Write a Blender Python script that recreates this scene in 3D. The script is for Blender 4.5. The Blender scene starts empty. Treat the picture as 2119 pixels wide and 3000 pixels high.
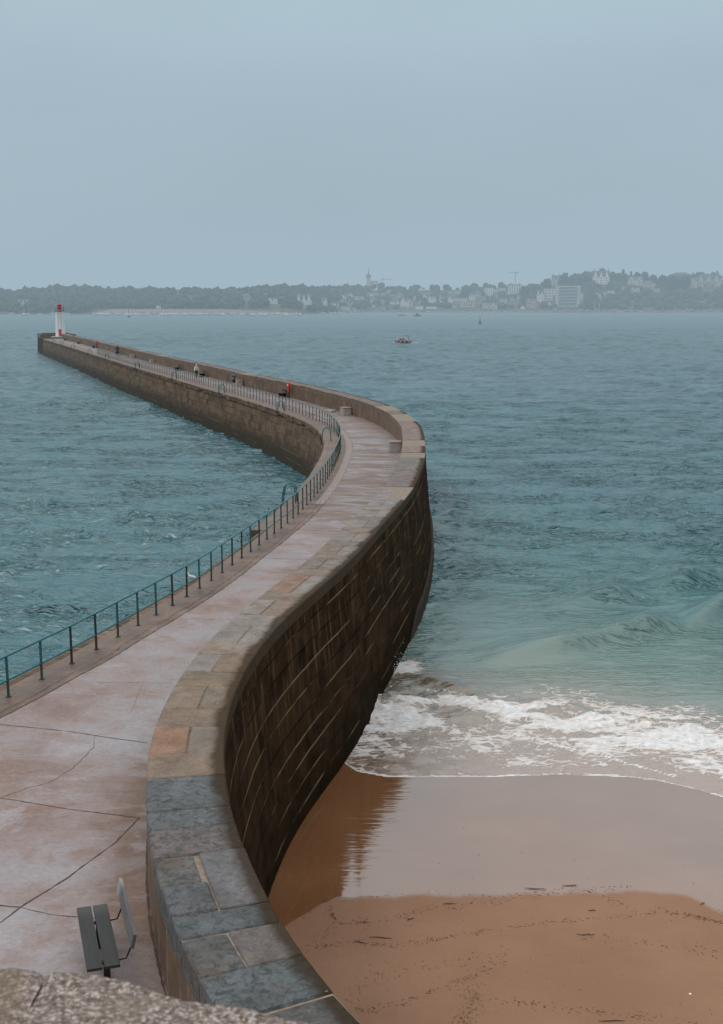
import bpy, bmesh, math, random
import numpy as np
from mathutils import Vector, Matrix
random.seed(7); rng = np.random.default_rng(7)
sc = bpy.context.scene
col = sc.collection

# ------------------------------------------------------------------ camera
F, YH, CZ = 3500.0, 893.0, 13.7          # focal length and horizon in photo pixels, eye height above the sea
PT = math.atan((1500-YH)/F)
cam = bpy.data.cameras.new('camera'); camo = bpy.data.objects.new('camera', cam); col.objects.link(camo)
camo.location = (0, 0, CZ); camo.rotation_euler = (math.pi/2-PT, 0, 0)
cam.sensor_fit = 'VERTICAL'; cam.sensor_height = 36; cam.lens = F/3000*36
cam.clip_start = 0.1; cam.clip_end = 20000
cam.dof.use_dof = True; cam.dof.focus_distance = 45; cam.dof.aperture_fstop = 14
sc.camera = camo

def ray(x, y):
    X = x-1059.5; Y = y-1500
    return X, F*math.cos(PT)-Y*math.sin(PT), -F*math.sin(PT)-Y*math.cos(PT)
def at(x, y, z):
    a, b, c = ray(x, y); s = (z-CZ)/c
    return Vector((a*s, b*s, z))
def at_d(x, y, D):
    a, b, c = ray(x, y); s = D/b
    return Vector((a*s, D, CZ+c*s))

# ------------------------------------------------------------------ helpers
def tag(o, label=None, cat=None, group=None, kind=None):
    if label: o['label'] = label
    if cat: o['category'] = cat
    if group: o['group'] = group
    if kind: o['kind'] = kind
    return o
def empty(name, loc=(0,0,0), rz=0):
    o = bpy.data.objects.new(name, None); col.objects.link(o); o.location = loc; o.rotation_euler = (0,0,rz)
    o.empty_display_size = .2
    return o
def mesh_obj(name, verts, faces, m=None, parent=None, smooth=False, uvs=None):
    me = bpy.data.meshes.new(name); me.from_pydata([tuple(v) for v in verts], [], faces); me.update()
    if uvs is not None:
        l = me.uv_layers.new(name='UVMap')
        li = np.empty(len(me.loops), dtype=np.int32); me.loops.foreach_get('vertex_index', li)
        l.data.foreach_set('uv', np.asarray(uvs, dtype=np.float32)[li].ravel())
    if smooth: me.polygons.foreach_set('use_smooth', [True]*len(me.polygons))
    o = bpy.data.objects.new(name, me); col.objects.link(o)
    for mm in (m if isinstance(m, (list, tuple)) else [m]):
        if mm: me.materials.append(mm)
    if parent: o.parent = parent
    return o
class MB:
    """collects simple shapes into one mesh"""
    def __init__(s): s.v = []; s.f = []
    def add(s, vs, fs):
        b = len(s.v); s.v += [tuple(v) for v in vs]; s.f += [tuple(i+b for i in f) for f in fs]; return s
    def box(s, c, d, rz=0, taper=1.0, rx=0, ry=0):
        M = Matrix.Rotation(rz,4,'Z') @ Matrix.Rotation(ry,4,'Y') @ Matrix.Rotation(rx,4,'X')
        vs = []
        for z in (-.5,.5):
            k = taper if z > 0 else 1
            for x,y in ((-.5,-.5),(.5,-.5),(.5,.5),(-.5,.5)):
                vs.append(Vector(c)+M@Vector((x*d[0]*k, y*d[1]*k, z*d[2])))
        return s.add(vs, [(3,2,1,0),(4,5,6,7),(0,1,5,4),(1,2,6,5),(2,3,7,6),(3,0,4,7)])
    def tube(s, pts, r, n=8, cap=True):
        pts = [Vector(p) for p in pts]; vs = []; fs = []
        rs = r if isinstance(r,(list,tuple)) else [r]*len(pts)
        up = None
        for i,p in enumerate(pts):
            t = (pts[min(i+1,len(pts)-1)]-pts[max(i-1,0)]).normalized()
            if up is None or abs(up.dot(t)) > .98: up = Vector((0,0,1)) if abs(t.z) < .9 else Vector((1,0,0))
            a = t.cross(up).normalized(); b = a.cross(t).normalized(); up = b
            for k in range(n):
                w = 2*math.pi*(k+.5)/n
                vs.append(p + rs[i]*(math.cos(w)*a+math.sin(w)*b))
        for i in range(len(pts)-1):
            for k in range(n):
                fs.append((i*n+k, i*n+(k+1)%n, (i+1)*n+(k+1)%n, (i+1)*n+k))
        if cap: fs += [tuple(range(n))[::-1], tuple(range((len(pts)-1)*n, len(pts)*n))]
        return s.add(vs, fs)
    def lathe(s, prof, c=(0,0,0), n=12, rot=0):
        vs = []; fs = []
        for r,z in prof:
            for k in range(n):
                w = 2*math.pi*k/n+rot; vs.append((c[0]+r*math.cos(w), c[1]+r*math.sin(w), c[2]+z))
        for i in range(len(prof)-1):
            for k in range(n): fs.append((i*n+k, i*n+(k+1)%n, (i+1)*n+(k+1)%n, (i+1)*n+k))
        fs += [tuple(range(n))[::-1], tuple(range((len(prof)-1)*n, len(prof)*n))]
        return s.add(vs, fs)
    def torus(s, c, R, r, axis='y', n=20, m=8):
        vs=[]; fs=[]
        for i in range(n):
            a=2*math.pi*i/n
            for j in range(m):
                b=2*math.pi*j/m; q=R+r*math.cos(b)
                if axis=='y': vs.append((c[0]+q*math.cos(a), c[1]+r*math.sin(b), c[2]+q*math.sin(a)))
                else: vs.append((c[0]+r*math.sin(b), c[1]+q*math.cos(a), c[2]+q*math.sin(a)))
        for i in range(n):
            for j in range(m):
                fs.append((i*m+j, ((i+1)%n)*m+j, ((i+1)%n)*m+(j+1)%m, i*m+(j+1)%m))
        return s.add(vs,fs)
    def build(s, name, m, parent=None, smooth=False, bevel=0):
        o = mesh_obj(name, s.v, s.f, m, parent, smooth)
        if bevel:
            b = o.modifiers.new('bevel','BEVEL'); b.width = bevel; b.segments = 2; b.limit_method = 'ANGLE'
        return o
def copy_tree(o, parent=None):
    c = o.copy(); col.objects.link(c); c.parent = parent
    for ch in list(o.children): copy_tree(ch, c)
    return c

# ------------------------------------------------------------------ node helpers
class NT:
    def __init__(s, name, rough=.6, spec=.5, ior=1.5):
        s.m = bpy.data.materials.new(name); s.m.use_nodes = True; s.nt = s.m.node_tree
        s.b = s.nt.nodes['Principled BSDF']; s.out = s.nt.nodes['Material Output']
        s.b.inputs['Roughness'].default_value = rough; s.b.inputs['IOR'].default_value = ior
        s.b.inputs['Specular IOR Level'].default_value = spec
        s.tc = None
    def n(s, t, **kw):
        nd = s.nt.nodes.new(t)
        for k,v in kw.items(): setattr(nd, k, v)
        return nd
    def link(s, a, b): s.nt.links.new(a, b)
    def put(s, sock, v):
        if isinstance(v, bpy.types.NodeSocket): s.link(v, sock)
        elif isinstance(v, (tuple, list)): sock.default_value = (*v, 1) if len(sock.default_value) == 4 and len(v) == 3 else v
        else: sock.default_value = v
    def coord(s, kind='Object'):
        if s.tc is None: s.tc = s.n('ShaderNodeTexCoord')
        return s.tc.outputs[kind]
    def geo(s): return s.n('ShaderNodeNewGeometry').outputs['Position']
    def mapping(s, vec, scale=(1,1,1), rot=(0,0,0), loc=(0,0,0)):
        m = s.n('ShaderNodeMapping'); s.link(vec, m.inputs['Vector'])
        m.inputs['Scale'].default_value = scale; m.inputs['Rotation'].default_value = rot; m.inputs['Location'].default_value = loc
        return m.outputs['Vector']
    def noise(s, vec, scale, detail=4, rough=.55, dist=0, out='Fac'):
        t = s.n('ShaderNodeTexNoise'); s.link(vec, t.inputs['Vector'])
        t.inputs['Scale'].default_value = scale; t.inputs['Detail'].default_value = detail
        t.inputs['Roughness'].default_value = rough; t.inputs['Distortion'].default_value = dist
        return t.outputs[out]
    def vor(s, vec, scale, feature='F1', out='Distance', rnd=1):
        t = s.n('ShaderNodeTexVoronoi', feature=feature); s.link(vec, t.inputs['Vector']); t.inputs['Scale'].default_value = scale
        t.inputs['Randomness'].default_value = rnd
        return t.outputs[out]
    def math(s, op, a, b=0, c=0, clamp=False):
        m = s.n('ShaderNodeMath', operation=op, use_clamp=clamp)
        for i,v in enumerate((a,b,c)): s.put(m.inputs[i], v)
        return m.outputs[0]
    def ramp(s, fac, a, b, lo=0, hi=1, interp='SMOOTHSTEP'):
        m = s.n('ShaderNodeMapRange', interpolation_type=interp); s.put(m.inputs['Value'], fac)
        m.inputs['From Min'].default_value = a; m.inputs['From Max'].default_value = b
        m.inputs['To Min'].default_value = lo; m.inputs['To Max'].default_value = hi
        return m.outputs[0]
    def mix(s, fac, a, b, mode='MIX'):
        m = s.n('ShaderNodeMix', data_type='RGBA', blend_type=mode)
        s.put(m.inputs[0], fac); s.put(m.inputs[6], a); s.put(m.inputs[7], b)
        return m.outputs[2]
    def cr(s, fac, stops):
        r = s.n('ShaderNodeValToRGB'); s.put(r.inputs[0], fac); e = r.color_ramp.elements
        while len(e) < len(stops): e.new(.5)
        for el,(p,c) in zip(e, stops): el.position = p; el.color = (*c, 1)
        return r.outputs[0]
    def sep(s, v):
        n = s.n('ShaderNodeSeparateXYZ'); s.link(v, n.inputs[0]); return n.outputs
    def comb(s, x, y, z=0):
        n = s.n('ShaderNodeCombineXYZ')
        for i,v in enumerate((x,y,z)): s.put(n.inputs[i], v)
        return n.outputs[0]
    def attr(s, name, out='Fac'):
        n = s.n('ShaderNodeAttribute', attribute_name=name); return n.outputs[out]
    def bump(s, h, strength=.5, dist=.02, normal=None):
        b = s.n('ShaderNodeBump'); b.inputs['Distance'].default_value = dist; s.put(b.inputs['Strength'], strength)
        s.link(h, b.inputs['Height'])
        if normal: s.link(normal, b.inputs['Normal'])
        return b.outputs[0]
    def set(s, color=None, rough=None, normal=None, **kw):
        if color is not None: s.put(s.b.inputs['Base Color'], color)
        if rough is not None: s.put(s.b.inputs['Roughness'], rough)
        if normal is not None: s.put(s.b.inputs['Normal'], normal)
        for k,v in kw.items(): s.put(s.b.inputs[k], v)
        return s.m
def simple(name, c, rough=.6, var=.25, scale=3, metal=0, bump=0):
    t = NT(name, rough); p = t.coord('Object')
    n = t.noise(p, scale, 4)
    d = tuple(x*(1-var) for x in c); l = tuple(min(1,x*(1+var)) for x in c)
    t.set(t.cr(n, [(.3,d),(.7,l)]))
    t.b.inputs['Metallic'].default_value = metal
    if bump: t.set(normal=t.bump(t.noise(p, scale*6, 5), .6, bump))
    return t.m

# ------------------------------------------------------------------ world, sun, haze
w = bpy.data.worlds.new('World'); sc.world = w; w.use_nodes = True
nt = w.node_tree; bg = nt.nodes['Background']
sky = nt.nodes.new('ShaderNodeTexSky'); sky.sky_type = 'NISHITA'; sky.sun_disc = False
SUN_EL, SUN_AZ = math.radians(52), math.radians(-115)      # azimuth from +Y, sun high behind the left shoulder, veiled by cloud
sky.sun_elevation = SUN_EL; sky.sun_rotation = SUN_AZ; sky.dust_density = 4; sky.air_density = 1.5
tc = nt.nodes.new('ShaderNodeTexCoord'); sp = nt.nodes.new('ShaderNodeSeparateXYZ'); nt.links.new(tc.outputs['Generated'], sp.inputs[0])
cr = nt.nodes.new('ShaderNodeValToRGB'); nt.links.new(sp.outputs[2], cr.inputs[0])
stops = [(0.0,(.41,.50,.56)),(.07,(.395,.49,.565)),(.15,(.405,.515,.60)),(.26,(.46,.60,.67)),(.45,(.84,.86,.88)),(1.0,(1.5,1.44,1.36))]
e = cr.color_ramp.elements
while len(e) < len(stops): e.new(.5)
for el,(p,c) in zip(e, stops): el.position = p; el.color = (*c,1)
mp = nt.nodes.new('ShaderNodeMapping'); nt.links.new(tc.outputs['Generated'], mp.inputs[0]); mp.inputs['Scale'].default_value = (1.6,1.6,5.0)
nz = nt.nodes.new('ShaderNodeTexNoise'); nt.links.new(mp.outputs[0], nz.inputs['Vector']); nz.inputs['Scale'].default_value = 1.6; nz.inputs['Detail'].default_value = 3; nz.inputs['Roughness'].default_value = .45
mr = nt.nodes.new('ShaderNodeMapRange'); nt.links.new(nz.outputs['Fac'], mr.inputs[0]); mr.inputs[1].default_value=.3; mr.inputs[2].default_value=.7; mr.inputs[3].default_value=.93; mr.inputs[4].default_value=1.06
mul = nt.nodes.new('ShaderNodeMix'); mul.data_type='RGBA'; mul.blend_type='MULTIPLY'; mul.inputs[0].default_value=1
nt.links.new(cr.outputs[0], mul.inputs[6]); nt.links.new(mr.outputs[0], mul.inputs[7])
sm = nt.nodes.new('ShaderNodeMix'); sm.data_type='RGBA'; sm.blend_type='MULTIPLY'; sm.inputs[0].default_value=1
nt.links.new(sky.outputs[0], sm.inputs[6]); sm.inputs[7].default_value=(.06,.06,.06,1)
mx = nt.nodes.new('ShaderNodeMix'); mx.data_type='RGBA'; mx.inputs[0].default_value=.06       # thick overcast with a little of the clear sky showing through
nt.links.new(mul.outputs[2], mx.inputs[6]); nt.links.new(sm.outputs[2], mx.inputs[7])
nt.links.new(mx.outputs[2], bg.inputs['Color']); bg.inputs['Strength'].default_value = 1.0
sun = bpy.data.lights.new('sun', 'SUN'); suno = bpy.data.objects.new('sun', sun); col.objects.link(suno)
sun.energy = .9; sun.angle = math.radians(28); sun.color = (1,.95,.88)
sd = Vector((math.sin(SUN_AZ)*math.cos(SUN_EL), math.cos(SUN_AZ)*math.cos(SUN_EL), math.sin(SUN_EL)))
suno.rotation_euler = sd.to_track_quat('Z','Y').to_euler(); suno.location = (-30,-30,60)

HZ_D = .00032
hm = bpy.data.materials.new('haze_air'); hm.use_nodes = True; hn = hm.node_tree; hn.nodes.clear()
ho = hn.nodes.new('ShaderNodeOutputMaterial'); ab = hn.nodes.new('ShaderNodeVolumeAbsorption'); em = hn.nodes.new('ShaderNodeEmission'); ad = hn.nodes.new('ShaderNodeAddShader')
ab.inputs['Color'].default_value = (0,0,0,1); ab.inputs['Density'].default_value = HZ_D
em.inputs['Color'].default_value = (.355,.475,.55,1); em.inputs['Strength'].default_value = HZ_D
hn.links.new(ab.outputs[0], ad.inputs[0]); hn.links.new(em.outputs[0], ad.inputs[1]); hn.links.new(ad.outputs[0], ho.inputs['Volume'])
hz = MB().box((0,3860,120),(9000,7400,320)).build('haze', hm); tag(hz, kind='structure')

# ------------------------------------------------------------------ the line of the breakwater (foot of the parapet, harbour side)
IN = [(.3,9.4),(-1.15,11.6),(-2.0,13.2),(-2.55,14.7),(-3.05,16.3),(-3.42,17.8),(-3.68,19.2),(-3.88,20.6),(-4.0,22.2),(-4.02,23.8),(-3.95,25.5),(-3.8,27.2),(-3.5,29.3),(-3.15,31),(-2.75,32.8),(-2.27,34.8),(-1.75,37),(-1.3,39.4),(-.85,42),(-.3,45),(.4,49),(1.05,53.2),(1.6,58.2),(2.05,63.5),(2.38,69.5),(2.57,75),(2.6,80.5),(2.42,85),(2.05,89.3),(1.46,93.6),(.6,98),(-.5,102),(-2.1,107.5),(-4.2,114),(-6.6,121),(-9.6,129.2),(-14.9,143.7),(-21.1,161),(-28,180),(-36.5,204),(-46,231),(-55.5,258),(-65,285),(-79.7,326),(-84.2,339),(-91,359)]
P0 = [np.array(p) for p in IN]; dense = []
for i in range(len(P0)-1):
    a,b,c,d = P0[max(i-1,0)],P0[i],P0[i+1],P0[min(i+2,len(P0)-1)]
    # chord-length tangents
    def tng(p,q,r):
        l1=np.linalg.norm(q-p)+1e-9; l2=np.linalg.norm(r-q)+1e-9
        if l1<1e-6: return (r-q)
        if l2<1e-6: return (q-p)
        return ((q-p)/l1*l2+(r-q)/l2*l1)/(l1+l2)
    L=np.linalg.norm(c-b)
    m0 = (c-b)/L if i==0 else tng(a,b,c); m1 = (c-b)/L if i==len(P0)-2 else tng(b,c,d)
    m0=m0/np.linalg.norm(m0)*L; m1=m1/np.linalg.norm(m1)*L
    k = max(3,int(L/.25))
    for j in range(k):
        t=j/k; dense.append((2*t**3-3*t*t+1)*b+(t**3-2*t*t+t)*m0+(-2*t**3+3*t*t)*c+(t**3-t*t)*m1)
dense.append(P0[-1]); dense = np.array(dense)
# light smoothing on an even spacing
seg = np.r_[0,np.cumsum(np.linalg.norm(np.diff(dense,axis=0),axis=1))]
S = np.arange(0, seg[-1], .2); C = np.c_[np.interp(S,seg,dense[:,0]),np.interp(S,seg,dense[:,1])]
ker = np.hanning(23); ker/=ker.sum()
for _ in range(2):
    pad = np.r_[2*C[:1]-C[11:0:-1], C, 2*C[-1:]-C[-2:-13:-1]]
    C = np.c_[np.convolve(pad[:,0],ker,'valid'),np.convolve(pad[:,1],ker,'valid')]
S = np.r_[0,np.cumsum(np.linalg.norm(np.diff(C,axis=0),axis=1))]
T = np.gradient(C,axis=0); T/=np.linalg.norm(T,axis=1)[:,None]; NL = np.c_[-T[:,1],T[:,0]]   # left normal = harbour side
EXY=[10,14,18,20,22,24,26,27.4,28.6,29.9,31.2,32.5,34,36.3,39,41]; EXN=[6.2,5.0,3.9,3.2,2.5,1.85,1.25,.86,.62,.41,.31,.25,.18,.12,.03,0]
def PS(s, n, z):
    if n > .8: n += float(np.interp(np.interp(s,S,C[:,1]),EXY,EXN))*min(1,(n-.8)/2.4)      # the quay widens towards the root
    return Vector((np.interp(s,S,C[:,0])+n*np.interp(s,S,NL[:,0]), np.interp(s,S,C[:,1])+n*np.interp(s,S,NL[:,1]), z))
def s_of_y(y): return float(np.interp(y, C[:,1], S))
def sn(p):
    d=np.hypot(C[:,0]-p[0],C[:,1]-p[1]); i=int(d.argmin()); v=np.array([p[0],p[1]])-C[i]
    return float(S[i]+v@T[i]), float(v@NL[i])
def heading(s): return math.atan2(np.interp(s,S,T[:,1]), np.interp(s,S,T[:,0]))
S_END = s_of_y(339)
def steps(a, b, near=.4):
    out=[a]
    while out[-1] < b-1e-6:
        y=float(np.interp(out[-1],S,C[:,1])); out.append(min(b, out[-1]+max(near,y*.008)))
    if len(out)>2 and out[-1]-out[-2]<.05: out.pop(-2)
    return out
def sweep(name, prof, ss, m, parent, vz=False, caps=True, smooth=False, jitter=None):
    """profile [(n,z)] swept along the breakwater; UV in metres (s, distance along the profile or height)"""
    vs=[];uv=[];fs=[];k=len(prof)
    cum=[0]
    for (a,b),(c,d) in zip(prof,prof[1:]): cum.append(cum[-1]+math.hypot(c-a,d-b))
    for s in ss:
        for j,(n,z) in enumerate(prof):
            dn=jitter(s,n,z) if jitter else 0
            vs.append(PS(s,n+dn,z)); uv.append((s, z if vz else (n if abs(prof[-1][1]-prof[0][1])<.5 else cum[j])))
    for i in range(len(ss)-1):
        for j in range(k-1):
            fs.append((i*k+j,(i+1)*k+j,(i+1)*k+j+1,i*k+j+1))
    if caps and k>2: fs += [tuple(range(k)), tuple(range((len(ss)-1)*k,len(ss)*k))[::-1]]
    return mesh_obj(name,vs,fs,m,parent,smooth,uv)

# ------------------------------------------------------------------ materials of the breakwater
def deck_mat():
    t = NT('wet_concrete'); uv = t.coord('UV'); P = t.geo()
    big = t.noise(P, .32, 5, .6); 
    streak = t.noise(t.mapping(uv,(.75,.24,1)), 1.0, 6, .68, 1.1)
    grit = t.noise(P, 11, 7, .78); stain = t.noise(P, .9, 6, .65, .5)
    base = t.cr(big, [(.30,(.15,.095,.075)),(.44,(.225,.175,.168)),(.56,(.25,.22,.228)),(.70,(.29,.285,.315))])
    s_ = t.sep(uv)
    far = t.ramp(s_[0], s_of_y(46), s_of_y(54))                                       # older brown surface from the bend onwards
    far2 = t.ramp(s_[0], s_of_y(64), s_of_y(70))
    base = t.mix(t.math('MULTIPLY',far,.92), base, t.cr(streak,[(.35,(.105,.066,.046)),(.66,(.20,.15,.135))]))
    base = t.mix(t.math('MULTIPLY',far2,t.ramp(streak,.35,.65,.15,.9)), base, (.21,.18,.18))
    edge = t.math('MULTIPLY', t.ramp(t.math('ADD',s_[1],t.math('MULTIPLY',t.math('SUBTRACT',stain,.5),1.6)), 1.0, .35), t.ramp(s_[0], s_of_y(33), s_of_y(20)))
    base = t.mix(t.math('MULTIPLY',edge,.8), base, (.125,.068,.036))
    base = t.mix(t.math('MULTIPLY',t.ramp(stain,.50,.66),.6), base, (.185,.105,.07))
    base = t.mix(t.math('MULTIPLY',t.ramp(t.noise(P,.55,6,.7,.3),.56,.66),.55), base, (.315,.30,.325))
    base = t.mix(.55, base, t.cr(grit,[(.3,(.30,.30,.30)),(.7,(.72,.72,.72))]), 'OVERLAY')
    pits = t.ramp(t.noise(P, 13, 3, .55), .68, .73)
    base = t.mix(t.math('MULTIPLY',pits,.6), base, (.08,.06,.05))
    wet = t.ramp(streak, .45, .63)
    wet = t.math('MULTIPLY', wet, t.ramp(grit,.25,.6,.6,1))
    rough = t.math('SUBTRACT', .62, t.math('MULTIPLY', wet, .40))
    nrm = t.bump(grit, .35, .012); nrm = t.bump(stain, .25, .05, nrm)
    return t.set(t.mix(t.math('MULTIPLY',wet,.25), base, (.27,.245,.265)), rough, nrm)
def strip_mat():
    t = NT('worn_quay_edge'); uv = t.coord('UV'); P = t.geo()
    a = t.noise(P, 1.1, 6, .65); g = t.noise(P, 22, 5, .7)
    base = t.cr(a, [(.3,(.075,.045,.030)),(.5,(.15,.10,.075)),(.7,(.22,.165,.145))])
    base = t.mix(.4, base, t.cr(g,[(.3,(.3,.3,.3)),(.7,(.72,.72,.72))]), 'OVERLAY')
    blk = t.n('ShaderNodeTexBrick'); t.link(uv, blk.inputs['Vector']); blk.inputs['Scale'].default_value=1
    blk.inputs['Brick Width'].default_value=1.9; blk.inputs['Row Height'].default_value=.8; blk.inputs['Mortar Size'].default_value=.012; blk.inputs['Mortar Smooth'].default_value=.3
    blk.inputs['Color1'].default_value=(.75,.75,.75,1); blk.inputs['Color2'].default_value=(1,1,1,1); blk.inputs['Mortar'].default_value=(.35,.3,.27,1)
    base = t.mix(.8, base, blk.outputs['Color'], 'MULTIPLY')
    return t.set(base, t.ramp(a,.3,.7,.35,.65), t.bump(t.noise(P,7,8,.7), .5, .04))
def coping_mat():
    t = NT('coping_granite'); P = t.geo()
    c = t.attr('tone','Color')
    g = t.noise(P, 17, 7, .8); a = t.noise(P, 1.7, 6, .68); tool = t.noise(P, 7.5, 7, .78, .5)
    base = t.mix(.75, c, t.cr(g,[(.28,(.22,.22,.22)),(.5,(.5,.5,.5)),(.72,(.86,.86,.86))]), 'OVERLAY')
    base = t.mix(.75, base, t.cr(a,[(.3,(.26,.235,.215)),(.7,(.70,.70,.72))]), 'OVERLAY')
    base = t.mix(t.math('MULTIPLY',t.ramp(t.noise(P,.8,6,.7),.54,.66),.5), base, (.12,.075,.048))
    r = t.attr('slate')
    pit = t.ramp(tool,.52,.40)
    base = t.mix(t.math('MULTIPLY',pit,t.math('MULTIPLY',r,.8)), base, (.028,.032,.036))
    s_ = t.attr('edge')                                                           # darker algae towards the sea edge
    base = t.mix(t.math('MULTIPLY',t.ramp(t.math('ADD',s_,t.math('MULTIPLY',a,.5)),1.0,1.25),.88), base, (.048,.036,.024))
    spot = t.ramp(t.noise(P, 9, 2, .4), .74, .78)
    base = t.mix(t.math('MULTIPLY',spot,.45), base, (.45,.42,.38))
    rough = t.ramp(t.noise(P,3,5,.6),.35,.65,.38,.7)
    n1 = t.bump(tool, t.ramp(r,0,1,.35,1.0), .045); n2 = t.bump(g, .4, .008, n1)
    em_=t.ramp(t.math('ADD',s_,t.math('MULTIPLY',a,.5)),1.0,1.25); t.put(t.b.inputs['Specular IOR Level'],t.math('SUBTRACT',.45,t.math('MULTIPLY',em_,.42)))
    return t.set(base, t.math('MAXIMUM',rough,t.math('MULTIPLY',em_,.85)), n2)
def masonry(name, lo, hi, mortar, mfac, row=.5, width=1.25, lowdark=None, streakc=None, bands=True, rough=.55, spec=.4, bv=.45, dj=.75):
    t = NT(name); uv = t.coord('UV'); P = t.geo(); s_ = t.sep(uv)
    wob = t.noise(uv, .55, 3, .5, 0, 'Color'); uvw = t.n('ShaderNodeMix', data_type='RGBA', blend_type='LINEAR_LIGHT')
    uvw.inputs[0].default_value=.05; t.link(uv,uvw.inputs[6]); t.link(wob,uvw.inputs[7])
    b = t.n('ShaderNodeTexBrick'); t.link(uvw.outputs[2], b.inputs['Vector']); b.inputs['Scale'].default_value=1
    b.inputs['Brick Width'].default_value=width; b.inputs['Row Height'].default_value=row; b.inputs['Mortar Size'].default_value=.02
    b.inputs['Mortar Smooth'].default_value=.35; b.inputs['Color1'].default_value=(0,0,0,1); b.inputs['Color2'].default_value=(1,1,1,1); b.inputs['Mortar'].default_value=(.5,.5,.5,1); b.inputs['Bias'].default_value=0
    a = t.noise(P, 1.3, 6, .62); st = t.noise(t.mapping(uv,(5.5,.32,1)), 1.0, 5, .6, .1); fine = t.noise(t.mapping(uv,(22,3,1)), 1, 5, .7)
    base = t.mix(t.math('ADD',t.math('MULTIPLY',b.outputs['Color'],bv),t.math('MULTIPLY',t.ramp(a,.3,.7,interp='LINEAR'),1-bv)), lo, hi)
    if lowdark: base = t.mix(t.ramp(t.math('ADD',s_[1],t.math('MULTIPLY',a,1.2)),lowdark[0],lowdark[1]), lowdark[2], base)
    if streakc: base = t.mix(t.math('MULTIPLY',t.math('MULTIPLY',t.ramp(st,.50,.66),t.ramp(a,.38,.6,.25,1)),t.ramp(s_[1],.8,4.6)), base, streakc)
    drip = t.ramp(t.noise(t.mapping(uv,(9,.55,1)), 1, 4, .55), .69,.74)
    patch = t.ramp(t.noise(uv,.33,3,.5),.52,.66)
    base = t.mix(t.math('MULTIPLY',t.math('MULTIPLY',drip,patch),.6*mfac), base, (.36,.32,.28))
    base = t.mix(.35, base, t.cr(fine,[(.3,(.3,.3,.3)),(.7,(.72,.72,.72))]), 'OVERLAY')
    us = t.sep(uvw.outputs[2]); fr = t.math('FRACT', t.math('DIVIDE', t.math('ADD',us[1],50*row), row))
    hl = t.math('SUBTRACT', 1, t.ramp(t.math('PINGPONG', t.math('ADD',fr,0), .5), .012/row, .036/row))
    hm_ = t.ramp(t.noise(t.mapping(uvw.outputs[2],(.15,1.9,1)),1.0,5,.68),.47,.60)
    vm_ = t.ramp(t.noise(uvw.outputs[2],.9,5,.7),.57,.70)
    mort = t.math('MAXIMUM', t.math('MULTIPLY',hl,hm_), t.math('MULTIPLY', b.outputs['Fac'], t.math('MULTIPLY',vm_,.35)))
    base = t.mix(t.math('MULTIPLY',t.math('MAXIMUM',b.outputs['Fac'],t.math('MULTIPLY',hl,.8)),dj), base, tuple(x*.3 for x in lo))
    base = t.mix(t.math('MULTIPLY',mort,t.math('MULTIPLY',t.ramp(fine,.3,.6,.45,1),mfac)), base, mortar)
    h = t.math('SUBTRACT', t.math('MULTIPLY',t.noise(P,5,7,.65),.6), t.math('MULTIPLY',b.outputs['Fac'],.5))
    h = t.math('ADD', h, t.math('MULTIPLY',b.outputs['Color'],.35))
    t.b.inputs['Specular IOR Level'].default_value=spec
    return t.set(base, rough, t.bump(h,.8,.09))
M_deck = deck_mat(); M_strip = strip_mat(); M_cop = coping_mat()
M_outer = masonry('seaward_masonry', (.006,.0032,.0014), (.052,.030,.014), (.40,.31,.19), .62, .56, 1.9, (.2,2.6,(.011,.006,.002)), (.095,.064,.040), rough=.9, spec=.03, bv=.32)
M_quay = masonry('harbour_masonry', (.030,.017,.009), (.185,.118,.072), (.40,.31,.22), .5, .62, 1.4, (1.2,3.2,(.030,.021,.010)), (.26,.19,.135), rough=.7, spec=.25, bv=.55, dj=.95)
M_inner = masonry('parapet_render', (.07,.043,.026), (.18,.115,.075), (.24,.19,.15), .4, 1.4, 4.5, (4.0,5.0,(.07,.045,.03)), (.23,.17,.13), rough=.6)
M_plinth = masonry('plinth_stone', (.018,.011,.006), (.045,.030,.018), (.16,.12,.08), .3, .8, 2.5, rough=.75, spec=.15)
M_light = simple('pale_concrete_strip', (.23,.18,.165), .55, .2, 6, 0, .01)
M_crack = simple('open_joint', (.055,.034,.023), .8, .3, 8)
M_rust_crack = simple('stained_joint', (.13,.07,.04), .8, .3, 8)
M_mortar = simple('coping_mortar', (.20,.165,.13), .8, .3, 9, 0, .01)

mole = tag(empty('stone_breakwater', PS(6,2,0)), 'long curving granite breakwater running out to the lighthouse', 'breakwater')
O0 = Vector(mole.location)
def under(o):        # keep world coordinates for a child of the breakwater empty
    o.parent = mole; o.matrix_parent_inverse = Matrix.Translation(-O0); return o
sA = s_of_y(11.8) - 2
ss = steps(sA, S_END)
sQ = s_of_y(49)
def quay_n(s): return 4.72 if s < sQ else 5.2
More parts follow.
